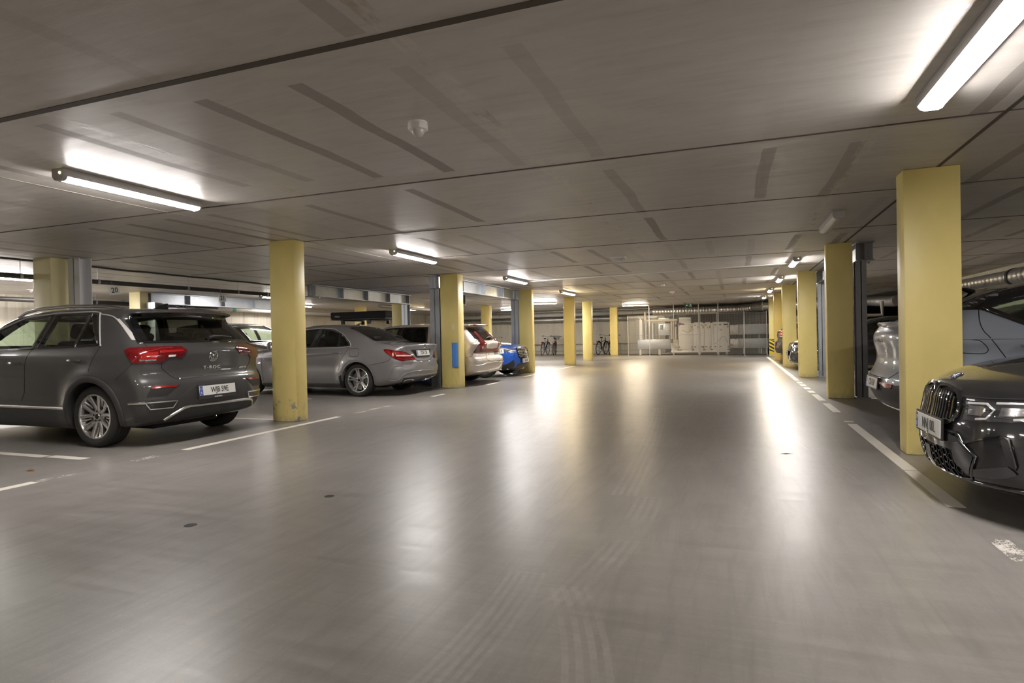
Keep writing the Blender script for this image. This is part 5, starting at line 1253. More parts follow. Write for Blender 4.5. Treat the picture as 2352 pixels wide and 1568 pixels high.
t = empty('rooftop_tent', (-12.55, 18.9, 1.735), 0, 'folded black rooftop tent on the roof of a black car', 'roof tent')
b = MB().box(-1.15, 1.15, -.62, .62, .12, .36)
o = b.build('tent_cover', M('tent_fabric', (.014, .013, .014), .85, 0, .2, 12, .3, 30), t, 40, .05, 3)
MB().box(-1.13, 1.13, -.6, .6, .075, .12).build('tent_base', m_black_plastic, t, 30, .01)
text_mesh('tent_lettering', 'THULE', .07, m_led, o, Matrix.Translation((-.85, -.623, .2)) @ Matrix.Rotation(PI/2, 4, 'X'), .001)
for x in (-.6, .5):
    b = MB().box(x-.03, x+.03, -.66, .66, .04, .075)
    for y in (-.62, .62): b.box(x-.06, x+.06, y-.04, y+.04, -.08, .05)
    b.build('roof_bar', m_black_plastic, t, 30, .008)

sd = dict(bm_); sd['ref'] = 4.713; sd['fmods'] = (); sd['L'] = 4.713
def sedan(label, loc, hd, paint, ref, nose=True):
    s2 = dict(sd); s2['ref'] = ref
    c = Car(label, 'car', loc, hd, s2, paint)
    c.body(.034); c.wheels('multi'); c.inner(); c.under()
    c.window('left', [(3.22, .985), (2.87, 1.215), (2.5, 1.325), (2.16, 1.345), (2.25, .98)], g_dark)
    c.window('left', [(2.13, 1.345), (1.7, 1.325), (1.38, 1.21), (1.20, .985), (2.2, .98)], g_dark)
    c.window('front', [(-.7, 1.0), (.7, 1.0), (.56, 1.38), (-.56, 1.38)], g_clear, mirror=False, tw=.03)
    gr = c.patch('grille', 'front', [(-.30, .32), (.30, .32), (.42, .62), (.36, .72), (-.36, .72), (-.42, .62)], m_black_gloss, .006, .02, .04)[0]
    c.ribbon('grille_frame', 'front', [(-.30, .30), (.30, .30), (.43, .62), (.37, .735), (-.37, .735), (-.43, .62)], .022, m_chrome, .012, .01, closed=True, parent=gr)
    for z in np.linspace(.36, .68, 7): c.ribbon('grille_bar', 'front', [(-.34, z), (.34, z)], .01, m_black_gloss, .014, .01, parent=gr)
    c.patch('headlight', 'front', [(.48, .60), (.82, .66), (.84, .73), (.50, .69)], m_lampglass, .006, .02, .04, mirror=True)
    c.patch('side_intake', 'front', [(.52, .24), (.80, .26), (.78, .44), (.56, .42)], m_black_plastic, .006, .02, .04, mirror=True)
    c.ribbon('splitter', 'front', [(-.8, .2), (0, .18), (.8, .2)], .03, m_chrome, .012, .01)
    c.plate(c.spot('front', (0, .47), (0, 1, 0), .02, (1, 0, .02)), 'EPT 95S')
    c.patch('tail_light', 'rear', [(.40, .78), (.84, .80), (.84, .92), (.42, .90)], m_red, .01, .02, .04, mirror=True)
    c.mirror(3.05, .97, paint); return c
sedan('black car nose with chrome framed grille between far right pillars', (1.40, 19.0), PI, PAINT('paint_black', (.016, .016, .017)), 4.713)
sedan('very dark green car mostly hidden behind the blue grey crossover', (2.0, 9.75), 0, PAINT('paint_dark_green', (.012, .018, .014), .4, .3), 0)
# ---------------------------------------------------------------- ceiling devices
def sensor(x, y, label, dome=True, sz=.075):
    t = empty('motion_sensor' if dome else 'smoke_detector', (x, y, CEIL), .25, label, 'motion sensor' if dome else 'smoke detector')
    p = [(sz*math.cos(a), sz*math.sin(a)) for a in np.radians([22, 68, 112, 158, 202, 248, 292, 338])] if dome else None
    if dome:
        MB().prism([(q*1.0, r) for q, r in p], -.05, -.012).build('housing', m_white_plastic, t, 30, .006)
        MB().lathe([(.001, 0), (.062, 0), (.062, -.013), (.001, -.013)], 24).build('mounting_ring', m_white_plastic, t)
        MB().sphere((0, 0, -.05), (.042, .042, .048), 20, 12, .5, 1).build('dome_lens', M('milky_lens', (.62, .60, .57), .25, 0, .05), t)
    else:
        MB().lathe([(.001, 0), (.055, 0), (.055, -.02), (.045, -.045), (.001, -.05)], 24).build('housing', m_white_plastic, t)
sensor(-1.89, 3.47, 'white motion sensor with round lens on the ceiling, nearest one', True, .066)
sensor(-1.93, 17.9, 'small smoke detector on the ceiling, nearer of the far pair', False)
sensor(-1.95, 20.9, 'tiny white motion sensor on the ceiling, farther of the far pair', True, .09)
t = empty('emergency_light', (-1.95, 10.95, CEIL), .05, 'flat white emergency light box on the ceiling ahead', 'emergency light')
MB().prism([(-.13, -.11), (.13, -.11), (.13, .11), (-.13, .11)], -.03, 0).build('housing', m_white_plastic, t, 30, .008)
MB().add([(-.12, -.1, -.03), (.12, -.1, -.03), (.12, .1, -.03), (-.12, .1, -.03), (-.07, -.06, -.07), (.07, -.06, -.07), (.07, .06, -.07), (-.07, .06, -.07)], [(4, 5, 6, 7), (0, 1, 5, 4), (1, 2, 6, 5), (2, 3, 7, 6), (3, 0, 4, 7)]).build('cover', M('milky_lens', (.62, .60, .57)), t, 20, .006)
pts = [(-5.0+6.05*i/24, 14.62-1.0*i/24+.012*math.sin(i*1.9), CEIL-.012-.006*math.sin(i*.8)**2) for i in range(25)]
tag(MB().tube(pts, .011, 6).build('ceiling_cable', m_white_plastic), 'white cable crossing the ceiling between two lit lamps', 'cable')

# ---------------------------------------------------------------- pipes at the left
m_pipe_black = M('black_drain_pipe', (.035, .033, .031), .42, 0, .35, 5, stretch=(1, .2, 1))
m_pipe_grey = M('pale_pipe', (.52, .50, .46), .4, 0, .08); m_pipe_beige = M('insulated_pipe', (.55, .48, .38), .55, 0, .08, 4)
m_duct = M('spiral_duct', (.52, .51, .49), .36, .8, .15, 3, .12, 12)
def pipe(name, pts, r, mat, label, cat, clamps=(), rods=True, rings=(), n=14):
    t = empty(name, pts[0], 0, label, cat); o = Vector(pts[0]); q = [Vector(p)-o for p in pts]
    MB().tube(q, r, n).build('pipe_run', mat, t)
    for f in clamps:
        k = f*(len(q)-1); i = min(int(k), len(q)-2); p = q[i].lerp(q[i+1], k-i); d = (q[i+1]-q[i]).normalized()
        MB().cyl(p-d*.022, p+d*.022, r+.006, n=n).build('pipe_clamp', m_galv_dark, t)
        if rods: MB().cyl(p+Vector((0, 0, r)), (p.x, p.y, CEIL-o.z), .005, n=6).build('hanger_rod', m_galv_dark, t)
    for f, rm, ln in rings:
        k = f*(len(q)-1); i = min(int(k), len(q)-2); p = q[i].lerp(q[i+1], k-i); d = (q[i+1]-q[i]).normalized()
        MB().cyl(p-d*ln/2, p+d*ln/2, r+.004, n=n).build('pipe_band', rm, t)
    return t
pipe('drain_pipe', [(-10.62, -1.0, 2.19), (-10.62, 6, 2.225), (-10.62, 9.2, 2.24), (-10.62, 12.0, 2.25)], .042, m_pipe_black, 'black pipe hanging across the left bays with the number signs', 'pipe', (.12, .25, .37, .5, .7, .86, .97))
pipe('drain_pipe', [(-16.6, 2, 2.24), (-16.6, 9, 2.27), (-16.6, 16, 2.3)], .06, m_pipe_black, 'lower black pipe along the far left wall', 'pipe', (.1, .3, .5, .62, .7, .9))
pipe('grey_pipe', [(-17.3, 12, 2.30), (-17.3, 20.2, 2.30)], .075, m_pipe_grey, 'pale pipe with a green band on the back left wall', 'pipe', (.2, .5, .95), True, ((.66, M('green_band', (.03, .35, .2), .5), .16),))
pipe('grey_pipe', [(-17.2, 20.8, 2.28), (-17.2, 24.6, 2.28), (-17.2, 25.2, 2.16), (-17.2, 30, 2.16)], .085, m_pipe_grey, 'pale pipe with an offset bend behind the rooftop tent', 'pipe', (.2, .8))
pipe('grey_pipe', [(-16.8, 33.2, 2.24), (-3.9, 33.2, 2.24)], .10, m_pipe_grey, 'upper pale pipe along the far wall above the bicycles', 'pipe', (.1, .3, .5, .7, .9))
pipe('spiral_duct', [(-16.8, 33.5, 1.98), (-3.9, 33.5, 1.98)], .13, m_duct, 'grey spiral duct along the far wall above the bicycles', 'duct', (.15, .35, .42, .55, .75, .9))
pipe('sprinkler_pipe', [(-16, 33.0, 2.42), (-4.2, 33.0, 2.42)], .022, m_galv, 'thin steel pipe high on the far wall under the ceiling', 'pipe', (.1, .3, .5, .7, .9))
pipe('drain_pipe', [(-11.2, 17.6, 2.22), (-11.2, 21.5, 2.2), (-11.2, 24.0, 2.2)], .055, M('grey_brown_pipe', (.20, .18, .16), .45, 0, .2), 'grey pipe under the ceiling right of the sedan beam end', 'pipe', (.1, .5, .9))
t = pipe('drain_pipe', [(-8.4, 16.9, 2.16), (-8.4, 18.2, 2.16), (-8.4, 18.3, 2.18), (-8.4, 18.32, 2.3), (-8.4, 18.32, CEIL)], .06, m_pipe_black, 'short black pipe bending up into the ceiling by the blue guard pillar', 'pipe', (.1, .2))
pts = [(-10.5, -1+i*.5, CEIL-.022-.012*math.sin(i*1.3)**2) for i in range(27)]
tag(MB().tube(pts, .016, 6).tube([(x+.035, y, z+.004) for x, y, z in pts], .011, 6).build('ceiling_cable', m_pipe_black), 'dark cables running along the left ceiling edge', 'cable')
def bay_sign(x, y, z, n, tilt, label):
    t = empty('bay_number_sign', (x, y, z), 0, label, 'sign', 'bay number signs')
    Mx = Matrix.Rotation(PI/2, 4, 'Z') @ Matrix.Rotation(PI/2, 4, 'X') @ Matrix.Rotation(tilt, 4, 'Z')
    MB().box(-.1, .1, -.08, .08, -.003, .003, Mx).build('board', m_white_plastic, t, 0)
    text_mesh('number', n, .13, M('sign_ink', (.02, .02, .02), .5), t, Mx @ Matrix.Translation((0, 0, .0035)), .0005)
    MB().cyl((0, -.05, .06), (0, -.05, .19), .003, n=5).build('wire', m_galv_dark, t)
bay_sign(-10.56, 7.86, 2.095, '20', .16, 'white sign reading 20 hanging tilted under the black pipe')
bay_sign(-10.56, 10.33, 2.08, '21', 0, 'white sign reading 21 hanging under the black pipe')
t = empty('valve_pipe', (-15.3, 12.4, 2.12), 0, 'short steel pipe stub with couplings at the white boxed post', 'pipe')
MB().cyl((0, 0, 0), (0, 1.5, 0), .055, n=14).build('pipe_run', m_galv, t)
for y in (.3, .9, 1.4): MB().cyl((0, y-.03, 0), (0, y+.03, 0), .075, n=14).build('coupling', m_galv_dark, t)
MB().cyl((0, 1.2, 0), (0, 1.2, CEIL-2.12), .006, n=6).build('hanger_rod', m_galv_dark, t)
t = empty('ceiling_speaker', (-10.25, 11.6, 2.2), 0, 'white rounded ceiling fixture at the end of the black pipe', 'ceiling fixture')
MB().sphere((0, 0, 0), (.09, .12, .13), 16, 12).build('housing', m_white_plastic, t)
MB().cyl((0, 0, .1), (0, 0, .3), .03, n=12).build('stem', m_white_plastic, t)
m_sign_green = M('sign_green', (.005, .11, .065), .5, 0, .05); m_sign_white = M('sign_white', (.75, .77, .75), .5, 0, .02)
# exit signs
t = empty('exit_sign', (-2.05, 30.0, 2.40), 0, 'green exit sign with white left arrow under the ceiling before the cage', 'exit sign')
MB().box(-.17, .17, -.02, .02, -.075, .075).build('housing', m_sign_green, t, 30, .004)
MB().prism([(-.13, 0), (-.08, .045), (-.08, .016), (-.03, .016), (-.03, -.016), (-.08, -.016), (-.08, -.045)], .021, .023, Matrix.Rotation(PI/2, 4, 'X')).build('arrow', m_sign_white, t, 0)
b = MB().box(.045, .12, -.0225, -.021, -.06, .06)
b.build('door_symbol', m_sign_white, t, 0)
MB().prism([(.07, .035), (.085, .045), (.095, .03), (.09, .0), (.105, -.05), (.095, -.05), (.082, -.015), (.065, -.05), (.056, -.045), (.072, 0)], .0225, .0235, Matrix.Rotation(PI/2, 4, 'X')).build('running_figure', m_sign_green, t, 0)
for x in (-.12, .12): MB().cyl((x, 0, .075), (x, 0, .1), .006, n=6).build('bracket', m_galv_dark, t)
t = empty('exit_sign', (-16.9, 15.6, 2.36), 0, 'small glowing green exit sign far left above the crossover roof', 'exit sign')
Rz = Matrix.Rotation(PI/2, 4, 'Z')
MB().box(-.15, .15, -.02, .02, -.075, .075, Rz).build('housing', EMI('exit_sign_glow', (.25, .9, .75), .5), t, 30, .004)
MB().prism([(-.10, 0), (-.05, .045), (-.05, .016), (-.01, .016), (-.01, -.016), (-.05, -.016), (-.05, -.045)], .021, .023, Rz @ Matrix.Rotation(PI/2, 4, 'X')).prism([(.03, .045), (.06, .05), (.07, .02), (.06, -.05), (.04, -.05), (.05, -.01), (.02, -.04)], .021, .023, Rz @ Matrix.Rotation(PI/2, 4, 'X')).build('symbol', m_sign_green, t, 0)
MB().box(-.02, .02, -.02, .02, .075, .14, Rz).build('bracket', m_white_plastic, t, 0)
# blue foam guard, tags and warning board on pillars
t = MB().prism([(-.07, 0), (.07, 0), (.07, -.03), (.045, -.055), (-.045, -.055), (-.07, -.03)], 0, .53).build('corner_guard', M('blue_foam', (.10, .30, .80), .7, 0, .06, 20), None, 30, .006)
t.location = (-5.765, 12.055, .465); tag(t, 'bright blue foam guard on the corner of a yellow pillar', 'corner guard')
t = MB().box(-.02, .02, -.008, 0, 0, .09).build('pillar_tag', m_white_plastic, None, 0); t.location = (-5.80, 12.055, 1.3); tag(t, 'small white tag above the blue foam guard', 'tag')
t = empty('warning_board', (1.57, 28.49, .13), 0, 'yellow and black striped warning board low on the farthest right pillar', 'warning board')
o = MB().box(-.19, .19, -.012, 0, 0, .62).build('board', M('warning_yellow', (.80, .60, .02), .5, 0, .05), t, 0)
b = MB()
for i in range(5):
    z = -.1+i*.16; q = []
    for x, zz in ((-.19, z+.22), (.19, z-.02), (.19, z+.06), (-.19, z+.30)): q.append((x, min(.62, max(0, zz))))
    b.prism(q, .0125, .014, Matrix.Rotation(PI/2, 4, 'X'))
b.build('stripes', M('warning_black', (.02, .02, .02), .5), t, 0)

# ---------------------------------------------------------------- right side ducts
def duct(name, pts, r, label, step=.14, mat=None, n=24):
    """spiral duct: tube with raised seams"""
    t = empty(name, pts[0], 0, label, 'duct'); o = Vector(pts[0]); q = [Vector(p)-o for p in pts]; P = []; R = []
    for i in range(len(q)-1):
        L = (q[i+1]-q[i]).length; m = max(2, int(L/step))
        for k in range(m):
            for f, rr in ((0, r), (.8, r), (.86, r+.006), (.94, r+.006)):
                P.append(q[i].lerp(q[i+1], (k+f)/m)); R.append(rr)
    P.append(q[-1]); R.append(r)
    MB().tube(P, R, n).build('duct_run', mat or m_duct, t); return t
t = duct('spiral_duct', [(-3.95, 31.9, 2.2), (-1.0, 31.9, 2.2), (.2, 31.7, 2.2), (.9, 31.0, 2.22), (1.3, 30.2, 2.24)], .20, 'large spiral duct crossing behind the mesh cage at ceiling height')
for i in (0, 1): pass
MB().tube([(5.2, -1.8, .04), (6.15, -2.1, .04), (7.55, -2.5, .04)], .225, 24).build('shiny_duct_section', m_alu, t)
for x, y in ((5.2, -1.8), (5.55, -1.91)): 
    p = Vector((x, y, .04)); d = Vector((.95, -.3, 0)).normalized()
    MB().cyl(p-d*.02, p+d*.02, .24, n=28).build('white_ring', m_white_plastic, t)
t = duct('spiral_duct', [(3.4, 30.5, 2.3), (5.4, 29.5, 2.28), (5.5, 26, 2.1), (5.5, 25.2, 2.1)], .19, 'corrugated grey duct seen between the steel post and right pillar', .1)
t = duct('spiral_duct', [(5.55, 24.6, 2.16), (5.55, 19.5, 2.18), (5.55, 15.8, 2.15)], .15, 'long round duct on the right wall above the black car roof', .22)
t = duct('spiral_duct', [(5.55, 15.7, 2.14), (5.55, 14.6, 2.14), (5.5, 13.8, 2.2), (5.3, 13.2, 2.32)], .17, 'duct elbow with dark coupling on the right wall near the view edge', .2)
MB().cyl((0, 0, 0), (0, -.12, 0), .185, n=24).build('coupling', m_pipe_black, t)
t = pipe('grey_pipe', [(4.5, 25.2, 1.6), (5.0, 25.2, 1.6), (5.0, 25.2, 1.95), (5.0, 25.2, 2.1)], .06, m_pipe_grey, 'pale pipe elbow beneath the corrugated duct on the right', 'pipe', (), False)

# ---------------------------------------------------------------- mesh cage
def fy(x): return 30.45-.185*(x+1.6)
m_fence = M('cage_steel', (.50, .48, .45), .45, .6, .1, 8)
posts = [-5.13, -4.03, -2.82, -1.63, -.74, .40, 1.36]
cage = empty('mesh_cage', (-1.6, 30.45, 0), 0, 'tall steel mesh cage fence around the ventilation machine', 'mesh fence')
ox, oy = -1.6, 30.45
for i, x in enumerate(posts):
    top = 2.02 if i in (0, 5, 6) else CEIL-.005
    wdt = .03 if i != 3 and i != 4 else .04
    MB().box(x-ox-wdt/2, x-ox+wdt/2, fy(x)-oy-wdt/2, fy(x)-oy+wdt/2, 0, top).box(x-ox-.05, x-ox+.05, fy(x)-oy-.05, fy(x)-oy+.05, 0, .012).build('post', m_fence, cage, 0)
def mesh_panel(x0, x1, z0, z1, name='mesh_panel', parent=cage, step=.05, r=.003):
    b = MB(); n = max(2, round((x1-x0)/step)); m = max(2, round((z1-z0)/step))
    for k in range(n+1):
        x = x0+(x1-x0)*k/n; y = fy(x)-oy; b.box(x-ox-r, x-ox+r, y-r, y+r, z0, z1)
    y0, y1 = fy(x0)-oy, fy(x1)-oy
    for k in range(m+1):
        z = z0+(z1-z0)*k/m; b.cyl((x0-ox, y0, z), (x1-ox, y1, z), r, n=4, caps=False)
    for z in (z0, z1) + ((1.0,) if x0 < -1.7 else ()):
        b.cyl((x0-ox, y0, z), (x1-ox, y1, z), .009, n=6)
    return link(name, b.mesh(name, 0, merge=False), m_fence, parent)
for i in range(len(posts)-1):
    if i == 3: continue
    mesh_panel(posts[i]+.03, posts[i+1]-.03, .08, 2.0 if i < 3 else 1.97)
gate = mesh_panel(posts[3]+.07, posts[4]-.07, .08, 2.0, 'gate')
for x in (posts[3]+.06, posts[4]-.06): MB().box(x-ox-.018, x-ox+.018, fy(x)-oy-.018, fy(x)-oy+.018, .05, 2.03).build('gate_stile', m_fence, gate, 0)
MB().cyl((posts[3]+.06-ox, fy(posts[3])-oy, 2.03), (posts[4]-.06-ox, fy(posts[4])-oy, 2.03), .018, n=6).build('gate_rail', m_fence, gate)
MB().box(posts[3]+.04-ox, posts[3]+.10-ox, fy(posts[3])-oy-.06, fy(posts[3])-oy-.02, .92, 1.08).build('gate_lock', m_fence, gate, 0)

# ---------------------------------------------------------------- ventilation machine
m_ahu = M('machine_white', (.86, .83, .79), .42, 0, .04, 3); m_ahu_red = M('corner_red', (.25, .03, .03), .5)
ay = 31.65
ahu = empty('ventilation_machine', (-1.6, ay, 0), 0, 'big white ventilation machine with black handled doors inside the cage', 'ventilation machine')
X = lambda x: x+1.6
MB().box(X(-3.06), X(-.26), 0, 1.3, .10, .20).build('base_frame', m_ahu, ahu, 30, .008)
for x in (-2.95, -1.7, -.4): MB().box(X(x)-.05, X(x)+.05, .1, .2, 0, .10).build('foot', m_white_plastic, ahu, 0)
MB().box(X(-2.72), X(-.26), .03, 1.25, .20, 1.60).build('casing', m_ahu, ahu, 30, .015)
MB().box(X(-3.05), X(-2.73), .06, 1.2, .20, .75).build('side_section', m_ahu, ahu, 30, .015)
MB().box(X(-2.66), X(-2.08), .1, 1.0, 1.60, 1.87).build('control_box', m_white_plastic, ahu, 30, .015)
for z in (1.69, 1.78): MB().box(X(-2.66), X(-2.08), .094, .1, z-.004, z+.004).build('box_seam', m_gap, ahu, 0)
for x0, x1 in ((-2.70, -1.98), (-1.93, -1.66), (-1.61, -1.44), (-1.41, -1.12), (-1.09, -1.0), (-.97, -.78), (-.74, -.28)):
    zt = 1.50 if x0 < -2 else 1.56
    d = MB().box(X(x0), X(x1), 0, .04, .27, zt).build('door_panel', m_ahu, ahu, 30, .01)
    if x1-x0 > .15:
        hx = X(x1)-.05
        for z in (.36, 1.36): MB().box(hx-.014, hx+.014, -.03, 0, z-.06, z+.06).build('door_handle', m_black_plastic, d, 30, .005)
        for z in (.38, 1.46): MB().box(X(x0)+.01, X(x0)+.09, -.02, 0, z-.018, z+.018).build('hinge', m_black_plastic, d, 30, .004)
for x in (-2.70, -2.6, -2.0, -1.45, -1.1, -.3): 
    for z in (.225, 1.585): MB().box(X(x)-.06, X(x)+.06, -.005, .03, z-.02, z+.02).build('corner_piece', m_ahu_red, ahu, 0)
for x, z in ((-2.12, 1.22), (-1.72, 1.34), (-1.28, 1.32), (-.66, 1.20)): MB().box(X(x)-.05, X(x)+.05, -.006, 0, z-.035, z+.035).build('warning_sticker', M('sticker_yellow', (.62, .46, .04), .5), ahu, 0)
MB().box(X(-2.66), X(-2.40), -.006, 0, 1.50, 1.56).build('name_label', M('label_dark', (.12, .04, .05), .5), ahu, 0)
MB().box(X(-.52), X(-.32), -.006, 0, 1.44, 1.50).build('name_label', M('label_grey', (.10, .09, .11), .5), ahu, 0)
for pts in ([(-2.5, 0, 1.24), (-2.2, 0, 1.12), (-1.95, 0, 1.26)], [(-.72, 0, .62), (-.64, 0, .85), (-.5, 0, .86), (-.36, 0, .55)], [(-1.0, 0, .5), (-.85, 0, .6), (-.76, 0, .85)]):
    MB().tube([(X(x), -.02, z) for x, y, z in catmull([(p[0], p[2], 0) for p in pts], 6, False)[:, [0, 2, 1]]], .008, 6).build('hose', M('grey_hose', (.25, .24, .23), .5), ahu)
# ducts and services left and right of the machine, inside the cage
t = empty('duct_box', (-3.9, 31.7, 0), 0, 'long low grey duct box on legs left of the machine in the cage', 'duct')
MB().box(-.84, .84, 0, .7, .29, .785).build('casing', m_galv, t, 30, .012)
for x in (-.72, .25): MB().box(x-.05, x+.05, .05, .15, 0, .29).build('leg', m_white_plastic, t, 0)
MB().cyl((-.25, -.012, .52), (-.25, 0, .52), .035, n=16).build('test_port', m_white_plastic, t)
t = empty('vertical_duct', (-4.58, 31.9, .785), 0, 'white square duct rising from the low duct box, leftmost', 'duct')
MB().box(-.08, .08, -.08, .08, 0, 1.02).build('duct_run', m_white_plastic, t, 30, .006)
MB().tube([(-.0, 0, 1.02), (-.14, 0, 1.22)], .03, 8).build('strut', m_white_plastic, t)
t = duct('vertical_duct', [(-4.36, 32.1, .785), (-4.36, 32.1, 1.6)], .11, 'grey round duct just right of the white square duct in the cage', .08)
t = duct('vertical_duct', [(-3.98, 31.95, .785), (-3.98, 31.95, 1.62)], .10, 'grey spiral duct standing behind the second cage post', .05)
t = empty('control_cabinet', (-3.41, 31.9, 0), 0, 'grey wall cabinet with a blue control panel in the cage', 'cabinet')
MB().box(-.29, .29, 0, .25, 1.01, 1.60).build('casing', m_galv, t, 30, .01)
MB().box(-.19, -.05, -.02, 0, 1.28, 1.54).build('control_panel', M('panel_blue', (.06, .10, .20), .35), t, 30, .006)
MB().cyl((.12, -.015, 1.28), (.12, 0, 1.28), .03, n=14).build('knob', m_white_plastic, t)
for x in (-.24, .24): MB().box(x-.02, x+.02, .05, .1, .785, 1.01).build('leg', m_galv_dark, t, 0)
MB().box(-.24, .24, .0, .2, 1.74, 1.87).build('top_duct', m_galv, t, 30, .008)
for x in (-.2, .2): MB().box(x-.015, x+.015, .1, .13, 1.60, 1.74).build('bracket', m_galv_dark, t, 0)
pipe('insulated_pipe', [(-4.32, 31.62, 2.2), (-4.32, 31.6, 1.86), (-4.28, 31.58, 1.76), (-4.2, 31.58, 1.74), (-2.72, 31.58, 1.74)], .065, m_pipe_beige, 'beige insulated pipe bending across the cage at head height', 'pipe', (), False)
pipe('insulated_pipe', [(-3.0, 31.55, 1.66), (-3.0, 31.55, .95), (-3.0, 31.55, .45), (-2.9, 31.53, .38), (-2.75, 31.53, .40)], .06, m_pipe_beige, 'upright beige pipe with a brown valve left of the machine', 'pipe', (), False, ((.38, M('valve_brown', (.12, .07, .05), .6), .2),))
pipe('insulated_pipe', [(-2.80, 31.55, 1.66), (-2.80, 31.55, 1.45), (-2.80, 31.55, .85), (-2.82, 31.5, .6)], .05, m_pipe_beige, 'thinner upright beige pipe against the machine side', 'pipe', (), False, ((.3, M('valve_brown', (.12, .07, .05), .6), .12),))
m_foil = M('crinkled_foil', (.62, .60, .57), .3, .85, .5, 9, .9, 22)
for z0, z1, nm in ((.95, 1.45, 'upper'), (.28, .75, 'lower')):
    t = empty('rectangular_duct', (.7, 32.0, 0), 0, '%s grey rectangular duct right of the machine with foil sleeve' % nm, 'duct', 'ducts beside the ventilation machine')
    MB().box(-.52, 1.0, 0, .6, z0, z1).build('duct_run', m_galv_dark, t, 30, .006)
    for x in (-.5, .42, .98): MB().box(x-.02, x+.02, -.02, .62, z0-.02, z1+.02).build('flange', m_galv_dark, t, 0)
    b = MB(); nn = 7
    for i in range(nn): b.box(-.93+i*.055, -.875+i*.055, .02-.012*(i % 2), .58+.012*(i % 2), z0+.006*(i % 3), z1-.008*((i+1) % 3))
    b.build('foil_sleeve', m_foil, t, 30, .006)
    b = MB(); 
    for i in range(5): b.box(1.02+i*.07, 1.09+i*.07, .02-.012*(i % 2), .58, z0+.006*(i % 3), z1-.008*((i+1) % 3))
    b.build('foil_sleeve', m_foil, t, 30, .006)
    if nm == 'lower':
        MB().cyl((-.86, -.02, z0+.16), (-.86, -.16, z0+.16), .05, n=14).build('actuator', M('orange_part', (.55, .16, .03), .5), t)
        for x in (-.3, .5, .72): MB().box(x-.03, x+.03, .1, .2, 0, z0).build('leg', m_galv_dark, t, 0)
    else:
        for x in (.42, -.3): MB().box(x-.03, x+.03, .64, .7, .0, z0+.3).build('leg', m_galv_dark, t, 0)
# low rail with posts along the far wall
t = empty('bike_rail', (-9, 33.85, 0), 0, 'low pipe rail along the far wall behind the bicycles', 'rail')
MB().cyl((-5, 0, .58), (5.0, 0, .58), .02, n=8).build('rail_bar', m_galv, t)
MB().cyl((-5, 0, .20), (5.0, 0, .20), .012, n=8).build('rail_bar', m_galv_dark, t)
for i in range(11): MB().cyl((-5+i, 0, 0), (-5+i, 0, .58), .018, n=8).build('rail_post', m_galv, t)

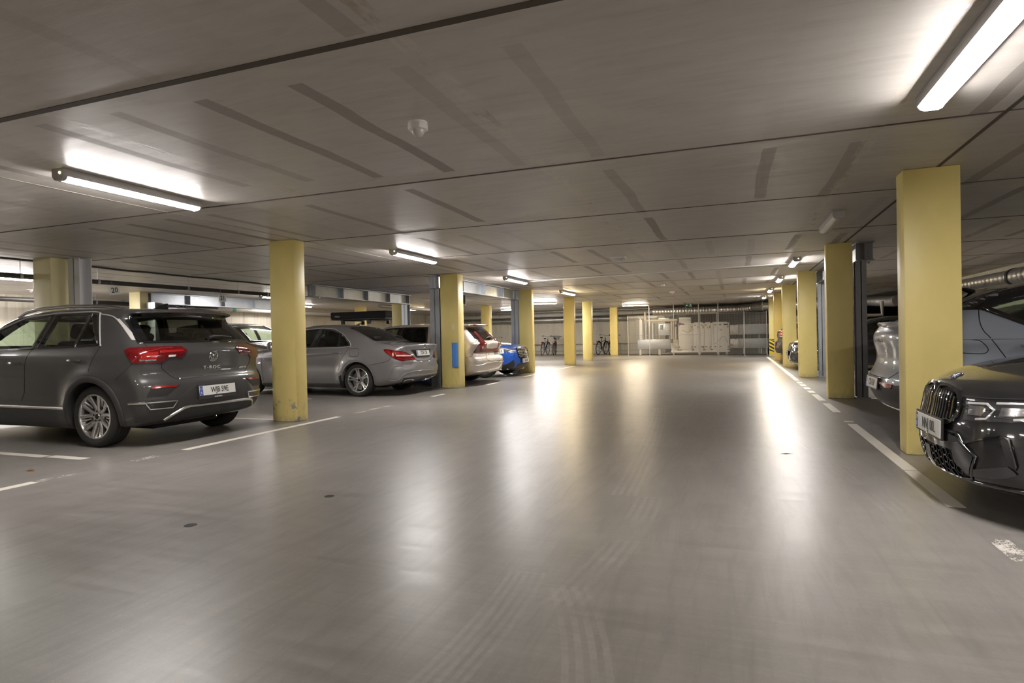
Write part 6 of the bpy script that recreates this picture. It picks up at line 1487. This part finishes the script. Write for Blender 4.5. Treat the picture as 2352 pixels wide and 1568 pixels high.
# ---------------------------------------------------------------- bicycles
m_spoke = M('spoke_steel', (.55, .55, .55), .3, .9)
def bicycle(name_label, loc, rz, frame_mat, basket=False, rack=True, lean=.06, saddle_h=.92, reflector=True):
    t = empty('bicycle', loc, rz, name_label, 'bicycle', 'bicycles along the far wall'); t.rotation_euler = (lean, 0, rz)
    R = .34; wb = 1.05
    for nm, x in (('rear_wheel', 0), ('front_wheel', wb)):
        wv = MB().tube([(x+R*math.cos(a), 0, R+R*math.sin(a)) for a in np.linspace(0, 2*PI, 41)[:-1]], .020, 8, True).build(nm, m_rubber, t)
        sp = MB().tube([(x+(R-.03)*math.cos(a), 0, R+(R-.03)*math.sin(a)) for a in np.linspace(0, 2*PI, 41)[:-1]], .010, 6, True)
        for i in range(18):
            a = 2*PI*i/18; sg = .02 if i % 2 else -.02
            sp.cyl((x, sg, R), (x+(R-.03)*math.cos(a), 0, R+(R-.03)*math.sin(a)), .0016, n=3, caps=False)
        sp.cyl((x, -.05, R), (x, .05, R), .02, n=10); sp.build('rim_and_spokes', m_spoke, wv)
        MB().tube([(x+(R+.04)*math.cos(a), 0, R+(R+.04)*math.sin(a)) for a in np.linspace(.5 if nm[0] == 'f' else .2, 2.6 if nm[0] == 'f' else 3.3, 16)], .018, 6).build('mudguard', m_black_plastic, t)
    bb = (.44, 0, .29); seat = (.30, 0, saddle_h-.12); head = (.88, 0, .78); fork = (.84, 0, .90)
    f = MB().cyl(bb, seat, .016, n=10).cyl((.33, 0, .66), (.87, 0, .80), .016, n=10).cyl(bb, head, .019, n=10).cyl((.905, 0, .68), fork, .02, n=10)
    for s in (-.045, .045): f.cyl((bb[0], s*.5, bb[2]), (0, s, R), .010, n=8).cyl((.33, s*.4, .66), (0, s, R), .008, n=8).cyl((.90, s, .66), (wb, s, R), .012, n=8)
    f.build('bike_frame', frame_mat, t)
    MB().sphere((.27, 0, saddle_h), (.13, .075, .035), 16, 8).sphere((.38, 0, saddle_h+.005), (.10, .03, .025), 12, 8).cyl(seat, (.285, 0, saddle_h-.02), .013, n=8).build('saddle', m_black_plastic, t)
    hb = MB().tube([(.74, -.30, 1.04), (.80, -.22, 1.05), (.88, -.06, 1.03), (.84, 0, 1.02), (.88, .06, 1.03), (.80, .22, 1.05), (.74, .30, 1.04)], .012, 8).cyl(fork, (.835, 0, 1.02), .013, n=8)
    h = hb.build('handlebar', m_galv_dark, t)
    for s in (-1, 1): MB().cyl((.72, s*.32, 1.035), (.78, s*.245, 1.05), .017, n=8).build('grip', m_black_plastic, h)
    c = MB().lathe([(.001, -.006), (.09, -.006), (.095, 0), (.09, .006), (.001, .006)], 24, Matrix.Translation((bb[0], -.06, bb[2])) @ Matrix.Rotation(PI/2, 4, 'X'))
    c.cyl((bb[0], -.08, bb[2]), (bb[0]+.12, -.08, bb[2]-.12), .01, n=8).cyl((bb[0], .08, bb[2]), (bb[0]-.12, .08, bb[2]+.12), .01, n=8).cyl((bb[0], -.09, bb[2]), (bb[0], .09, bb[2]), .02, n=10)
    c.build('crankset', m_galv_dark, t)
    for s, dx in ((-1, .12), (1, -.12)): MB().box(bb[0]+dx-.04, bb[0]+dx+.04, s*.08-.05+s*.05, s*.08+.05+s*.05, bb[2]-dx-.01, bb[2]-dx+.01).build('pedal', m_black_plastic, t, 0)
    if rack:
        r = MB()
        for s in (-.05, .05): r.cyl((-.25, s, .74), (.25, s, .74), .006, n=6).cyl((0, s*1.2, R), (-.08, s, .74), .006, n=6)
        r.cyl((-.25, -.05, .74), (-.25, .05, .74), .006, n=6); rk = r.build('luggage_rack', m_black_plastic, t)
        MB().box(-.275, -.255, -.05, .05, .66, .74).build('rear_light', m_red2, rk, 30, .006)
    if basket:
        b = MB()
        for z in np.linspace(.86, 1.06, 5):
            k = 1+.15*(z-.86)/.2; b.tube([(.96, -.14*k, z), (.96+.24*k, -.14*k, z), (.96+.24*k, .14*k, z), (.96, .14*k, z)], .006, 5, True)
        for i in range(7):
            y = -.14+.28*i/6; b.cyl((1.20, y, .86), (1.236, y*1.15, 1.06), .004, n=4).cyl((.96, y, .86), (.96, y*1.15, 1.06), .004, n=4)
        for i in range(1, 6): 
            for s in (-1, 1): b.cyl((.96+.24*i/6, s*.14, .86), (.96+.276*i/6, s*.161, 1.06), .004, n=4)
        b.cyl((.96, 0, .86), (.86, 0, .84), .008, n=6)
        b.build('basket', m_black_plastic, t)
    return t
m_fr_blue = M('bike_blue', (.03, .06, .16), .35, .3); m_fr_black = M('bike_black', (.015, .015, .015), .35, .2)
bicycle('bicycle partly hidden behind the pillar of the blue car', (-11.2, 32.35, .012), 1.75, m_fr_black, True)
bicycle('dark blue bicycle turned sideways, leftmost seen whole', (-10.1, 32.3, .012), 1.58, m_fr_blue, False, True, .1)
bicycle('bicycle with a wire basket left of the bright yellow pillar', (-9.45, 32.3, .012), 1.74, m_fr_black, True)
bicycle('black bicycle alone between two yellow pillars', (-6.95, 32.3, .012), 1.38, m_fr_black, False, True, .1)
bicycle('bicycle whose front is hidden by the farthest left pillar', (-6.3, 32.35, .012), 1.5, m_fr_black, False, True, .05)
bicycle('bicycle with handlebars rising behind the beige estate', (-13.0, 32.3, .012), 1.75, m_fr_black, False, True, .04)
bicycle('bicycle farther left behind the beige estate glass', (-13.9, 32.3, .012), 1.7, m_fr_black, False, True, .04)
# bits on the floor
for x, y, r, lb in ((-3.15, 2.79, .036, 'small dark drain hole in the floor, nearer of the two'), (-2.74, 3.60, .034, 'small dark drain hole in the floor, farther of the two')):
    o = MB().lathe([(.001, .0015), (r, .0015), (r*1.05, .0)], 20).build('drain_hole', M('drain_dark', (.02, .018, .015), .8), None, 0); o.location = (x, y, 0); tag(o, lb, 'drain hole')
o = MB().add([(-.05, 0, .002), (0, -.02, .008), (.055, .005, .004), (.01, .025, .012), (0, 0, .016)], [(0, 1, 4), (1, 2, 4), (2, 3, 4), (3, 0, 4), (0, 3, 2, 1)]).build('dry_leaf', M('leaf_brown', (.25, .09, .02), .8), None, 0)
o.location = (-5.95, 3.59, 0); tag(o, 'dry brown leaf on the floor before the crossover wheel', 'leaf')
o = MB().add([(-.06, 0, .001), (0, -.015, .006), (.06, .0, .002), (0, .018, .004)], [(0, 1, 2, 3), (3, 2, 1, 0)]).build('debris_scrap', M('drain_dark', (.02, .018, .015)), None, 0)
o.location = (.42, 5.99, 0); tag(o, 'dark scrap lying on the floor ahead of the black sedan', 'scrap')
